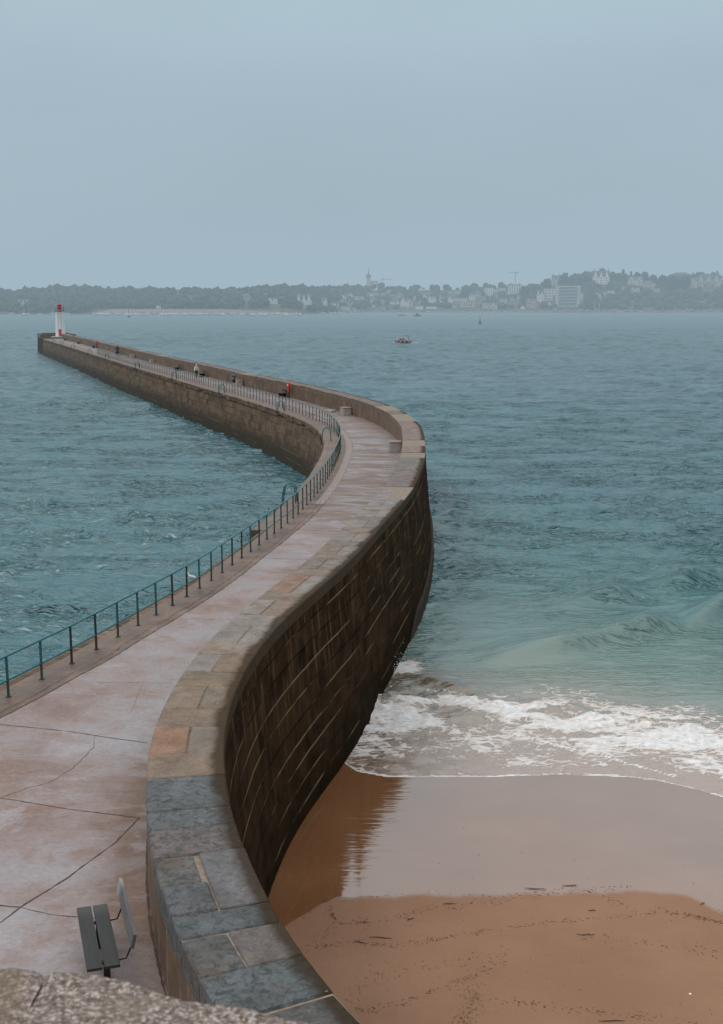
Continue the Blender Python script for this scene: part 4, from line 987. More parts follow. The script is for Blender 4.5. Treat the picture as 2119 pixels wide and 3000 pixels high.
def sea_mat():
    t=NT('sea_water',.06,.5,1.85); P=t.geo()
    f=t.attr('foam'); sh=t.attr('shallow'); s2=t.attr('sandy'); mk=t.attr('milky'); hp=t.attr('hump')
    p2=t.n('ShaderNodeCombineXYZ'); q=t.sep(P); t.link(q[0],p2.inputs[0]); t.link(q[1],p2.inputs[1]); PP=p2.outputs[0]
    big=t.noise(t.mapping(PP,(.02,.05,1)),1,4,.6)
    deep=t.cr(big,[(.3,(.002,.088,.124)),(.7,(.005,.106,.140))])
    base=t.mix(mk,deep,(.016,.125,.118)); base=t.mix(sh,base,(.135,.205,.185)); base=t.mix(s2,base,(.33,.26,.225))
    base=t.mix(t.math('MULTIPLY',hp,.9),base,(.12,.080,.032))
    base=t.mix(t.math('MULTIPLY',t.attr('brown'),t.ramp(t.noise(PP,1.3,5,.6),.42,.58)),base,(.13,.085,.045))
    # foam lace
    wv=t.noise(t.mapping(PP,(.9,1.3,1)),1.2,4,.6,0,'Color')
    dm=t.n('ShaderNodeMix',data_type='RGBA',blend_type='LINEAR_LIGHT'); dm.inputs[0].default_value=.34; t.link(PP,dm.inputs[6]); t.link(wv,dm.inputs[7])
    D_=t.mapping(dm.outputs[2],(1.15,2.1,1))
    v1=t.vor(D_,1.55,'DISTANCE_TO_EDGE'); v2=t.vor(D_,4.2,'DISTANCE_TO_EDGE'); nn=t.noise(D_,2.2,7,.72)
    c1=t.math('MULTIPLY',v1,1.7); c2=t.math('MULTIPLY',v2,1.35)
    cell=t.math('MINIMUM',c1,t.math('ADD',c2,.16)); cell=t.math('ADD',cell,t.math('MULTIPLY',t.math('SUBTRACT',nn,.5),1.5))
    lim=t.math('SUBTRACT',t.math('MULTIPLY',f,1.15),.33)
    fm=t.ramp(t.math('SUBTRACT',lim,cell),-.07,.10); fm=t.math('MULTIPLY',fm,t.ramp(f,.1,.3))
    soft=t.math('MULTIPLY',t.ramp(f,.25,1.0),.20)
    fm=t.math('MAXIMUM',fm,soft)
    fcol=t.mix(t.ramp(t.math('SUBTRACT',lim,cell),-.1,.5),(.50,.44,.41),t.cr(t.noise(D_,3.2,6,.75),[(.36,(.42,.42,.43)),(.6,(.72,.75,.77))]))
    base=t.mix(fm,base,fcol)
    rough=t.math('ADD',t.math('MULTIPLY',fm,.6),t.ramp(t.sep(P)[1],90,500,.14,.26))
    # small wind ripples
    def crest(sx,sy,rot,k,det=3):
        n_=t.noise(t.mapping(PP,(sx,sy,1),(0,0,rot)),1.0,det,.55,.7)
        r_=t.math('SUBTRACT',1,t.math('ABSOLUTE',t.math('MULTIPLY',t.math('SUBTRACT',n_,.5),4.2)),clamp=True)
        return t.math('POWER',r_,k)
    dd=t.math('SQRT',t.math('ADD',t.math('MULTIPLY',q[0],q[0]),t.math('MULTIPLY',q[1],q[1])))
    gate=t.ramp(t.noise(t.mapping(PP,(.10,.22,1),(0,0,.1)),1.0,3,.6,.4),.40,.58)
    m1=t.noise(t.mapping(PP,(2.1,4.6,1),(0,0,.10)),1.0,5,.66,.8); m0=t.math('MULTIPLY',crest(.62,2.3,.06,3.5),gate)
    m2=t.math('MULTIPLY',crest(.26,.95,.06,3.0),t.math('ADD',t.math('MULTIPLY',gate,.7),.3)); m3=crest(.09,.32,.04,3.0)
    clm=t.math('MULTIPLY',t.ramp(s2,0,1,1,.2),t.ramp(sh,0,.8,1,.45))
    n1=t.bump(m1,t.math('MULTIPLY',clm,t.ramp(dd,40,300,.75,.35)),.07)
    n1=t.bump(m0,t.math('MULTIPLY',clm,t.ramp(dd,120,300,1,.4)),.10,n1)
    n2=t.bump(m2,t.math('MULTIPLY',t.ramp(dd,40,120,.5,1),clm),.26,n1)
    n2=t.bump(m3,t.ramp(dd,120,300,0,.85),.55,n2)
    n3=t.bump(t.math('ADD',fm,t.math('MULTIPLY',nn,.4)),.6,.05,n2)
    return t.set(base,rough,n3)
sea=grid_mesh('sea',X2,Y2,Z,sea_mat(),{'foam':foam,'shallow':shal,'sandy':shal2,'milky':milk,'hump':bare,'brown':brown}); tag(sea,kind='structure')
# rest of the sea around (outside the detailed fan) as a sheet just below
mo=mesh_obj('sea_bed',[(-9000,-9000,-6),(9000,-9000,-6),(9000,9000,-6),(-9000,9000,-6)],[(0,1,2,3)],simple('deep_water_floor',(.02,.07,.08),.8)); tag(mo,kind='structure')

# spray where the wave hits the wall
spb=MB(); rr=random.Random(9)
for _ in range(150):
    x=rr.gauss(1.25,.22); y=rr.gauss(43.6,.45); xw=float(np.interp(y,C[:,1],C[:,0]))+1.72
    x=max(x,xw+rr.uniform(0,.3)); z=abs(rr.gauss(0,.28)); r=rr.uniform(.006,.016)
    spb.add([(x-r,y,z),(x,y-r,z-r),(x+r,y,z),(x,y+r,z+r)],[(0,1,2),(0,2,3),(0,3,1),(1,3,2)])
tag(spb.build('sea_spray',M_white),'white spray where the breaking wave hits the foot of the wall','spray',kind='stuff')

# ------------------------------------------------------------------ boats and buoy
def hull(mb,L,W,Hh,sheer=.25,n=9):
    vs=[];fs=[]
    for i in range(n):
        u=i/(n-1); x=(u-.5)*L; wd=W/2*(1-max(0,(u-.45)/.55)**2.2)*(.88+.12*min(1,u*4)); wd=max(wd,.02); zt=Hh*(1+sheer*u*u)
        vs+=[(x,-wd,zt),(x,-wd*.75,Hh*.3),(x,0,-.25),(x,wd*.75,Hh*.3),(x,wd,zt)]
    for i in range(n-1):
        for j in range(4): a=5*i+j; fs.append((a,a+1,a+6,a+5))
        fs.append((5*i+4,5*i,5*i+5,5*i+9))
    fs.append((4,3,2,1,0)); mb.add(vs,fs)
M_br=simple('boat_red',(.20,.035,.05),.45,.2,2); M_bc=simple('boat_cabin_paint',(.42,.30,.32),.5,.1,2); M_win=NT('boat_window',.08).set((.015,.02,.025)); M_roof=simple('boat_roof',(.55,.58,.6),.5,.1,2)
pb=at(1181,1005,0); bo=tag(empty('motor_boat',(pb.x,pb.y,0),math.radians(-8)),'small red cabin motor boat with white fenders heading left on open water','boat')
bo.rotation_euler=(0,0,math.radians(176))
h=MB(); hull(h,6.0,2.1,.85); h.build('hull',M_br,bo)
h=MB(); hull(h,6.06,2.16,.2,0); 
for v in range(len(h.v)): h.v[v]=(h.v[v][0],h.v[v][1],h.v[v][2]+.78 if h.v[v][2]>0 else .6)
MB().box((.45,0,1.3),(2.4,1.5,.9),taper=.86).build('cabin',M_bc,bo,bevel=.05)
MB().box((.25,0,1.78),(2.7,1.5,.08)).build('cabin_roof',M_roof,bo,bevel=.02)
for sy in (-1,1):
    for x_ in (-.2,.85): MB().box((x_,sy*.72,1.45),(.75,.05,.40)).build('window',M_win,bo)
MB().box((1.58,0,1.45),(.06,1.1,.42),ry=-.1).build('windscreen',M_win,bo)
MB().tube([(-2.1,-.85,.85),(-2.0,-.85,2.2),(-1.7,-.7,2.55),(-.9,-.6,2.6)],.05,6).tube([(-2.1,.85,.85),(-2.0,.85,2.2),(-1.7,.7,2.55),(-.9,.6,2.6)],.05,6).tube([(-1.7,-.7,2.55),(-1.7,.7,2.55)],.05,6).build('roll_bar',M_dk,bo)
MB().tube([(2.0,-.7,.95),(2.0,-.7,1.4),(2.9,-.05,1.5),(2.9,.05,1.5),(2.0,.7,1.4),(2.0,.7,.95)],.025,6).build('bow_rail',M_roof,bo)
for x_ in (-2.2,-.6,.9,2.3):
    for sy in (-1,1): MB().lathe([(.03,-.28),(.14,-.2),(.15,.1),(.05,.22)],(x_,sy*(1.1 if x_<1.5 else .8),.55),8).build('fender',M_white,bo,True)
wk=MB(); rr=random.Random(4)
for _ in range(140):
    u=rr.random(); x=pb.x+ (rr.uniform(-3.4,-2.6) if u<.35 else rr.uniform(2.6,5.5) if u<.7 else rr.uniform(-3,3)); y=pb.y+rr.uniform(-1.6,-.9) if u>.7 else pb.y+rr.gauss(0,.8); r=rr.uniform(.05,.16)
    wk.add([(x-r*2,y,.08),(x,y-r,.12),(x+r*2,y,.08),(x,y+r,.14)],[(0,1,2,3)])
tag(wk.build('boat_wake',M_white),'white foam of wake around the red motor boat','wake',kind='stuff')

pb=at(1406.5,948,0); by=tag(empty('navigation_buoy',(pb.x,pb.y,0)),'tall navigation buoy with black top and orange middle floating far out','buoy')
M_bk=simple('buoy_dark',(.012,.03,.025),.5,.2,3); M_or=simple('buoy_orange',(.55,.16,.11),.5,.15,3)
MB().lathe([(1.3,-.2),(1.3,.45),(1.0,.7),(.5,.8)],n=14).build('float',M_bk,by,True)
for sx in (-.45,.45):
    for sy in (-.45,.45): MB().tube([(sx,sy,.7),(sx*.7,sy*.7,2.6)],.15,6).build('leg',M_bk,by)
MB().lathe([(.55,2.3),(.62,2.4),(.42,4.0),(.3,4.05)],n=10).build('cage',M_or,by,True)
MB().tube([(0,0,4.0),(-.25,0,5.3)],.09,6).build('mast',M_bk,by)
MB().lathe([(.05,5.1),(.28,5.1),(.02,5.65)],(-.25,0,0),8).lathe([(.05,5.7),(.28,5.7),(.02,6.3)],(-.25,0,.0),8).build('topmark',M_bk,by)

M_bw=simple('moored_white',(.62,.64,.66),.5,.08,1); M_bd=simple('moored_dark',(.05,.07,.09),.5,.2,1)
def small_boat(kind):
    b=MB(); L=random.uniform(6.5,9)
    hull(b,L,2.6,1.25)
    b.box((-.3,0,1.7),(L*.36,1.7,1.1),taper=.8)
    r=empty('moored_boat'); b.build('hull',M_bw,r)
    MB().box((.4+L*.02,0,1.35),(L*.08,1.36,.32)).build('window',M_bd,r)
    if kind: MB().tube([(.3,0,1),(.3,0,9.5)],.10,5).tube([(.3,0,2),(-L*.42,0,2.0)],.09,5).build('mast',M_roof,r)
    return r
variants=[small_boat(0),small_boat(1),small_boat(0),small_boat(1)]; used=[False]*4; rr=random.Random(12)
def moor(x,y,v,lab,grp):
    global used
    p=at(x,y,0); r=variants[v] if not used[v] else copy_tree(variants[v]); used[v]=True
    r.location=(p.x,p.y,0); r.rotation_euler=(0,0,rr.uniform(-.5,.5)+(math.pi if rr.random()<.5 else 0)); tag(r,lab,'boat',grp)
for i in range(118):
    u=rr.random(); x=270+u*640 if rr.random()<.78 else 30+u*200 if rr.random()<.4 else 900+u*150
    y=rr.triangular(920.6,926.5,921.4) if x<900 else rr.uniform(915.5,918.5)
    grp='boats moored off the far beach' if x>=260 else 'boats moored left of the lighthouse'
    moor(x,y,rr.choice([0,0,2,2,1,3]),('small white boat in the crowded moorings off the far beach' if x>=260 else 'small white boat moored left of the lighthouse'),grp)
for x,y,lab in [(1256,916.3,'white boat moored under the far town, left of centre'),(1375,919.5,'low dark-hulled boat moored left of the navigation buoy'),(1448,917.5,'white boat moored at the foot of the large balconied block'),(1481,916,'last white boat to the right of the moorings'),(1054,921.5,'small white boat trailing from the right of the moorings')]: moor(x,y,0,lab,'boats moored under the far town')
p=at(1223,926,0); tb=tag(empty('fishing_boat',(p.x,p.y,0),.1),'dark boat with a rounded cabin lying out beyond the red motor boat','boat')
h=MB(); hull(h,9,3,1.1); h.build('hull',M_bd,tb); MB().box((0,0,2.3),(4,2.2,2.6),taper=.5).build('cabin',M_bd,tb,bevel=.3)
p=at(1177,925,0); tb=tag(empty('fishing_boat',(p.x,p.y,0),.1),'pale buff boat with a sloping cabin lying out beyond the red motor boat','boat')
M_buff=simple('buff_paint',(.45,.33,.27),.5,.1,1); h=MB(); hull(h,10,3,1.2); h.build('hull',M_buff,tb); MB().box((-1.2,0,2.0),(4,2.2,2.0),taper=.6).build('cabin',M_buff,tb,bevel=.2)
p=at(378,930,0); tb=tag(empty('channel_beacon',(p.x,p.y,0)),'thin beacon pole rising from the water in the moorings','beacon')
MB().tube([(0,0,-1),(0,0,12)],.22,6).build('pole',M_bd,tb); MB().lathe([(2.0,-.5),(1.6,1.6),(.6,2.2)],n=9).build('base',M_bd,tb)

# ------------------------------------------------------------------ far shore
RX=[-900,0,100,180,260,400,500,655,700,800,900,1000,1080,1200,1300,1400,1470,1540,1600,1650,1700,1760,1830,1900,1960,2050,2119,2300,3000]
RY=[850,850,845,843,840,845,848,848,842,838,836,836,838,836,838,836,834,833,822,810,804,803,803,808,810,808,806,806,815]
def Ds(px): return float(np.interp(px,[-900,850,1080,3000],[1800,1800,2230,2230]))
def kk_(px): return float(np.interp(px,[-900,900,1450,1650,3000],[6,6,5.5,3.2,3.2]))
def yw(px): D=Ds(px); return YH+CZ*3500/D
def shore(px,yb):
    """point on the far hillside seen at photo column px, row yb"""
    yb=min(yb,yw(px)-.6); D=Ds(px)+(yw(px)-yb)*kk_(px); return at_d(px,yb,D)
def cover_mat():
    t=NT('scrub_hillside',.9); P=t.geo(); a=t.noise(P,.02,5,.6); return t.set(t.cr(a,[(.35,(.030,.040,.022)),(.6,(.055,.060,.038)),(.75,(.10,.085,.065))]))
pxs=np.arange(-900,3001,14.0); rows=np.linspace(0,1,34); vs=[];fs=[]
for px in pxs:
    yt=float(np.interp(px,RX,RY))+12; y0=yw(px)+.6
    for v in rows:
        yb=y0+(yt-y0)*v; D=Ds(px)+(yw(px)-yb)*kk_(px); p=at_d(px,yb,D); p.z+=random.uniform(-.5,.5); 
        if v==0: p.z=-2
        vs.append(p)
    p=vs[-1].copy(); p.y+=900; p.x*=1+900/p.y; p.z-=5; vs.append(p)
k=len(rows)+1
for i in range(len(pxs)-1):
    for j in range(k-1): fs.append((i*k+j,(i+1)*k+j,(i+1)*k+j+1,i*k+j+1))
tag(mesh_obj('hills',vs,fs,cover_mat(),smooth=True),kind='structure')
# pale beach on the left
vs=[];fs=[]; pb_=np.arange(262,905,12.0)
for px in pb_:
    w_=min(1,(px-262)/70)*min(1,(905-px)/260); y0=yw(px)+.4
    for v in np.linspace(0,1,5):
        yb=y0-(13*w_)*v; p=shore(px,yb); p.z+=.8; vs.append(p if v>0 else p-Vector((0,0,1.2)))
for i in range(len(pb_)-1):
    for j in range(4): fs.append((i*5+j,(i+1)*5+j,(i+1)*5+j+1,i*5+j+1))
tag(mesh_obj('far_beach',vs,fs,simple('far_sand',(.17,.135,.13),.8,.1,.02)),kind='structure')
# sea wall and rocks along the right-hand shore
def rock_mat():
    t=NT('shore_rock',.9); P=t.geo(); a=t.noise(P,.12,5,.6); return t.set(t.cr(a,[(.35,(.05,.045,.035)),(.65,(.17,.145,.12))]))
vs=[];fs=[]; xs_=np.arange(1020,2500,7.0); rr=random.Random(5)
for px in xs_:
    y0=yw(px); hgt=rr.uniform(3,6) if px<1640 else rr.uniform(4,15)*(1 if px<2119 else 1)
    for v in (0,.55,1):
        p=at_d(px,y0+.3-hgt*v,Ds(px)-4+v*10+rr.uniform(-2,2)); vs.append(p)
for i in range(len(xs_)-1):
    for j in range(2): fs.append((i*3+j,(i+1)*3+j,(i+1)*3+j+1,i*3+j+1))
tag(mesh_obj('shore_rocks',vs,fs,rock_mat()),kind='structure')

# woodland: many leafy clumps
ico=bmesh.new(); bmesh.ops.create_icosphere(ico,subdivisions=2,radius=1); IV=np.array([v.co[:] for v in ico.verts]); IFc=np.array([[v.index for v in f.verts] for f in ico.faces]); ico.free()
def foliage_mat(name,c1,c2):
    t=NT(name,.85); P=t.geo(); a=t.noise(P,.22,4,.6); b=t.noise(P,.03,3,.5); return t.set(t.cr(t.math('ADD',t.math('MULTIPLY',a,.6),t.math('MULTIPLY',b,.4)),[(.35,c1),(.65,c2)]))
M_wood=foliage_mat('woodland_leaves',(.010,.020,.016),(.040,.056,.040)); M_tree=foliage_mat('tree_leaves',(.008,.017,.013),(.034,.048,.032)); M_trunk=simple('bark',(.05,.04,.03),.9,.2,1)
def clumps(lst):
    V=[];Fc=[];b=0
    for (p,r,zs_) in lst:
        nz_=1+.28*rng.normal(size=(len(IV),1)).clip(-1.4,1.4); v=IV*nz_*np.array([r,r,r*zs_])+np.array(p); V.append(v); Fc.append(IFc+b); b+=len(IV)
    return np.vstack(V),[tuple(f) for f in np.vstack(Fc).tolist()]
def ridge_y(px): return float(np.interp(px,RX,RY))
# buildings first, so that the woods can leave gaps in front of them
BL=[ # x, base, top, width(px), style, wall, label
(1344,860,836,40,'flat','w','tall white apartment block with vertical window bays under the tower crane'),]
BL=[]
def B(x0,x1,yt,yb,style,wall,label,fl=None): BL.append(((x0+x1)/2,yb,yt,(x1-x0),style,wall,label,fl))
def cC(x): return 1000+x/2.703
def yC(y): return 760+y/2.703
def cR(x): return 1560+x/2.902
def yR(y): return 760+y/2.902
def cL(x): return x/1.53
def yL(y): return 780+y/1.53
for a,b,c,d,st,wc,lb in [
(100,145,288,320,'gable','g','small grey house below and left of the church spire'),(148,185,290,322,'gable','g','grey villa with pale gable just under the church spire'),
(220,272,298,346,'hip','w','pale square villa right of the church spire, halfway down the slope'),(440,492,265,300,'hip','g','wide grey house high on the slope right of the distant crane'),
(470,522,303,374,'gable','w','tall white gabled house by the water left of the round-towered villa'),(526,570,312,378,'gable','g','tall grey gabled house touching the white one by the water'),
(572,590,290,334,'flat','g','narrow grey tower house behind the waterfront gables'),(436,462,328,356,'gable','w','small bright house left of the waterfront gables'),
(685,752,290,344,'gable','w','large many-gabled cream house in the middle of the far town'),(774,802,278,320,'gable','g','narrow grey house right of the many-gabled cream house'),
(845,886,292,345,'gable','w','white gabled house at the left end of the long terrace'),(888,1000,306,334,'flat','g','long low grey terrace above the shore trees'),
(950,1056,340,376,'arc','w','long white arcaded pavilion near the waterline'),(1012,1056,262,326,'hip','w','tall white town house behind the arcaded pavilion'),
(1060,1104,250,302,'hip','g','grey town house beside the tall white one'),(1120,1180,340,390,'gable','g','grey waterfront house with steep roof, left of a pair'),
(1182,1236,338,392,'gable','g','grey waterfront house with steep roof, right of a pair'),(1134,1200,226,288,'flat','w','pale block of flats high behind the dark tree'),
(1204,1240,233,262,'flat','g','low grey flats left of the white apartment block'),(1242,1320,226,254,'flat','g','long grey flats joining the white apartment block'),
(1322,1432,203,270,'apt','w','white apartment block with vertical window strips under the tower crane'),(1260,1318,304,350,'gable','g','broad grey house below the white apartment block'),
(1322,1400,316,356,'hip','p','pinkish villa with wide roof below the white apartment block'),(1466,1548,308,388,'gable','p','tall brownish pink villa on the shore left of the balconied block'),
(850,880,244,274,'gable','g','small grey gable on the upper slope left of centre'),(896,948,240,272,'hip','g','grey house on the upper slope beside the round dark tree'),
(612,662,224,248,'gable','w','pale house on the skyline slope right of the distant crane'),(592,650,370,396,'flat','w','low pale beach huts building at the waterline'),
(670,756,374,392,'flat','w','long low white waterfront building left of centre'),(8,56,376,402,'flat','g','low grey boathouse at the left end of the town'),
(360,402,240,266,'gable','g','grey roof among the trees high right of the spire'),(300,345,318,350,'hip','g','grey villa among trees between the spire and the waterfront gables')]: B(cC(a),cC(b),yC(c),yC(d),st,wc,lb)
for a,b,c,d,st,wc,lb in [
(36,96,258,362,'gable','w','white gabled town house at the left foot of the headland'),(100,200,252,350,'apt','w','white hotel with dormer roof left of the balconied block'),
(196,404,228,402,'balc','g','large modern block of flats with blue glass balconies on the waterfront'),(404,432,288,366,'flat','g','narrow pale annexe right of the balconied block'),
(0,56,366,412,'flat','p','low brownish house on the shore at the foot of the headland'),(166,232,132,224,'gable','g','grey turreted house at the left end of the headland crest'),
(514,652,92,210,'villa','w','large white seaside villa with tall gables on the headland crest'),(538,582,286,320,'gable','w','small white house stepping down the headland slope'),
(584,622,268,304,'gable','w','brightest little white house on the headland slope'),(634,700,264,290,'flat','g','low pale terrace house right of the bright little house'),
(812,936,142,220,'gable','g','wide grey double-gabled house on the headland crest'),(926,1042,183,236,'hip','g','low grey house below the double-gabled one'),
(836,912,233,276,'gable','g','grey house on the wooded slope below the double-gabled one'),(750,790,233,266,'gable','g','small gable peeping through the headland trees'),
(1002,1092,245,280,'flat','p','low buff retaining building among the headland trees'),(1166,1344,112,160,'hip','s','long slate roof rising behind the dense headland trees'),
(1342,1400,150,240,'gable','g','grey turret house at the left of the large mansion'),(1402,1592,126,240,'villa','g','large grey stone mansion with turrets near the right edge'),
(1450,1548,198,268,'arc','p','arcaded lower wing beneath the large stone mansion'),(1592,1650,148,208,'gable','g','grey gabled house at the far right edge'),
(320,372,134,156,'flat','g','pale roof seen above the trees of the headland crest'),(1190,1290,246,262,'flat','p','long buff garden wall building on the right slope')]: B(cR(a),cR(b),yR(c),yR(d),st,wc,lb)
for a,b,c,d,st,wc,lb in [
(80,130,146,186,'villa','w','white mansion with pale front on the wooded slope left of the lighthouse'),(836,860,130,152,'gable','g','narrow pale gable in the trees left of centre'),
(864,888,130,150,'gable','g','second narrow pale gable in the trees, right of the first'),(1078,1126,124,156,'hip','g','grey manor house in the woods left of centre'),
(1200,1246,140,170,'gable','w','pale wide house low in the woods left of the town'),(1330,1396,122,186,'villa','w','tall cream house with several gables left of the town'),
(1436,1468,140,176,'gable','w','tall narrow pale house at the left edge of the town'),(780,826,104,124,'hip','g','faint grey roof on the left skyline'),
(1180,1210,120,140,'gable','g','faint grey gable on the wooded skyline'),(1250,1286,136,160,'gable','g','grey gabled house in the woods left of the town'),
(1462,1502,98,120,'gable','g','grey roof high in the woods at the left of the town'),(700,722,174,190,'gable','w','small white hut above the far beach'),
(1530,1570,180,200,'flat','g','low grey building at the right end of the far beach')]: B(cL(a),cL(b),yL(c),yL(d),st,wc,lb)
rh=random.Random(77)
for _ in range(900):
    if len(BL)>=110: break
    x=rh.uniform(960,1660); yb=rh.uniform(862,909); w_=rh.uniform(8,15); h_=rh.uniform(7,12)
    if yb-h_ < float(np.interp(x,RX,RY))+6: continue
    if any(abs(x-b[0])<(w_+b[3])/2+1 and (yb-h_)<b[1]-.5 and yb>b[2]+1 for b in BL): continue
    BL.append((x,yb,yb-h_,w_,rh.choice(['gable','hip','gable']),rh.choice('wwgp'),'small pale house with slate roof packed among the trees and roofs of the far town',None))
WM={'w':simple('cream_wall',(.72,.70,.66),.8,.12,.2),'g':simple('grey_stone_wall',(.46,.45,.43),.8,.15,.2),'p':simple('buff_stone_wall',(.40,.31,.26),.8,.15,.2),'s':simple('slate_wall',(.12,.13,.14),.8,.1,.2)}
M_slate=simple('slate_roof',(.085,.095,.11),.7,.15,.3); M_wd=NT('town_window',.2).set((.04,.05,.06)); M_bg=simple('blue_balcony_glass',(.10,.20,.27),.2,.1,.2); M_ch=simple('chimney_brick',(.22,.15,.12),.8,.1,.5)
def building(x,yb,yt,wp,st,wc,lab,fl):
    p=shore(x,yb); D=p.y; m_=D/3500*1.0; W=wp*m_; H=(yb-yt)*m_; z0=p.z; wm=WM[wc]
    nm={'gable':'house','hip':'house','flat':'building','apt':'apartment_building','balc':'apartment_building','villa':'villa','arc':'arcaded_building'}[st]
    r=tag(empty(nm,(p.x,D,z0),math.atan2(p.x,-D)+math.pi+random.uniform(-.12,.12) if False else -math.atan2(p.x,D)+random.uniform(-.1,.1)),lab,'house' if nm in('house','villa') else 'building', 'small houses of the far town' if 'packed among' in lab else None)
    dp=min(14,max(8,W*.7)); big=wp>13 and H>9
    def windows(x0,x1,z1,z2,nx,nz,yf,ww=.42,hh=.5,m=M_wd):
        for i in range(nx):
            for j in range(nz):
                cx=x0+(x1-x0)*(i+.5)/nx; cz=z1+(z2-z1)*(j+.5)/nz
                MB().box((cx,yf-.04,cz),((x1-x0)/nx*ww,.12,(z2-z1)/nz*hh)).build('window',m,r)
    if st in('flat','apt','balc','arc'):
        MB().box((0,dp/2,H/2-1.5),(W,dp,H+3)).build('wall',wm,r)
        MB().box((0,dp/2,H+.25),(W+.8,dp+.8,.5)).build('roof',M_slate,r)
        if st=='apt': windows(-W/2+.8,W/2-.8,1,H-.8,8,4,0,.42,.7)
        elif st=='balc':
            for j in range(6):
                z=H*(j+.7)/6.6; MB().box((0,-.7,z),(W*.72,1.6,.25)).build('balcony',WM['g'],r); MB().box((0,-1.45,z+.6),(W*.72,.1,1.0)).build('balcony_glass',M_bg,r)
                MB().box((0,-.03,z+1.3),(W*.7,.1,H/6.6*.3)).build('window',M_wd,r)
            MB().box((-W*.44,-.2,H*.5),(W*.1,1,H)).build('end_pier',WM['g'],r); MB().box((W*.42,-.2,H*.5),(W*.08,1,H)).build('end_pier',WM['g'],r)
        elif st=='arc': windows(-W/2+.8,W/2-.8,.5,H-.8,7,1,0,.6,.8)
        elif big: windows(-W/2+.6,W/2-.6,.6,H-.4,max(2,int(W/4)),max(1,int(H/4)),0)
    elif st=='hip':
        he=H*.6; MB().box((0,dp/2,he/2-1.5),(W,dp,he+3)).build('wall',wm,r); e_=.5
        v=[(-W/2-e_,-e_,he),(W/2+e_,-e_,he),(W/2+e_,dp+e_,he),(-W/2-e_,dp+e_,he),(-W/5,dp/2,H),(W/5,dp/2,H)]
        rf=MB().add(v,[(0,1,5,4),(1,2,5),(2,3,4,5),(3,0,4),(3,2,1,0)]).build('roof',M_slate,r)
        if wp>10: MB().box((W*.25,dp/2,H),(1,1,2.6)).build('chimney',M_ch,rf)
        if big: windows(-W/2+.6,W/2-.6,.6,he-.3,max(2,int(W/4)),max(1,int(he/3.6)),0)
    else:
        n=1 if st=='gable' and wp<20 else 2 if st=='gable' else 3; he=H*(.58 if st=='gable' else .5)
        MB().box((0,dp/2+.3,he/2-1.5),(W,dp,he+3)).build('wall',wm,r)
        # main roof ridge across
        v=[(-W/2-.4,-.1,he),(W/2+.4,-.1,he),(W/2+.4,dp+.7,he),(-W/2-.4,dp+.7,he),(-W/2-.4,dp/2,H*.93),(W/2+.4,dp/2,H*.93)]
        rf=MB().add(v,[(0,1,5,4),(2,3,4,5),(3,0,4),(1,2,5)]).build('roof',M_slate,r)
        for i in range(n):
            cx=-W/2+W*(i+.5)/n if n>1 else -W*.12; gw=W/n*.62 if n>1 else W*.5; top=H*(1 if i%2==0 else .9)
            MB().add([(cx-gw/2,-.35,-2),(cx+gw/2,-.35,-2),(cx+gw/2,-.35,he),(cx,-.35,top),(cx-gw/2,-.35,he),(cx-gw/2,2,-2),(cx+gw/2,2,-2),(cx+gw/2,2,he),(cx,2,top),(cx-gw/2,2,he)],[(4,3,2,1,0),(0,1,6,5),(1,2,7,6),(0,5,9,4),(5,6,7,8,9)]).build('gable_front',wm,r)
            MB().add([(cx-gw/2-.4,-.6,he-.4),(cx,-.6,top+.25),(cx+gw/2+.4,-.6,he-.4),(cx-gw/2-.4,dp*.5,he-.4),(cx,dp*.5,top+.25),(cx+gw/2+.4,dp*.5,he-.4)],[(0,1,4,3),(1,2,5,4)]).build('gable_roof',M_slate,r)
            if big:
                for j in range(max(1,int(he/3.8))): MB().box((cx,-.4,he*(j+.5)/max(1,int(he/3.8))),(gw*.35,.12,1.7)).build('window',M_wd,r)
        if wp>11:
            for sx in (-.42,.42): MB().box((W*sx,dp/2,H*1.0),(1.1,1.1,H*.16+1)).build('chimney',M_ch,rf)
        if st=='villa': windows(-W/2+.5,W/2-.5,.6,he,6,max(2,int(he/4)),.28,.3,.5)
    return r
for b in BL: building(*b)
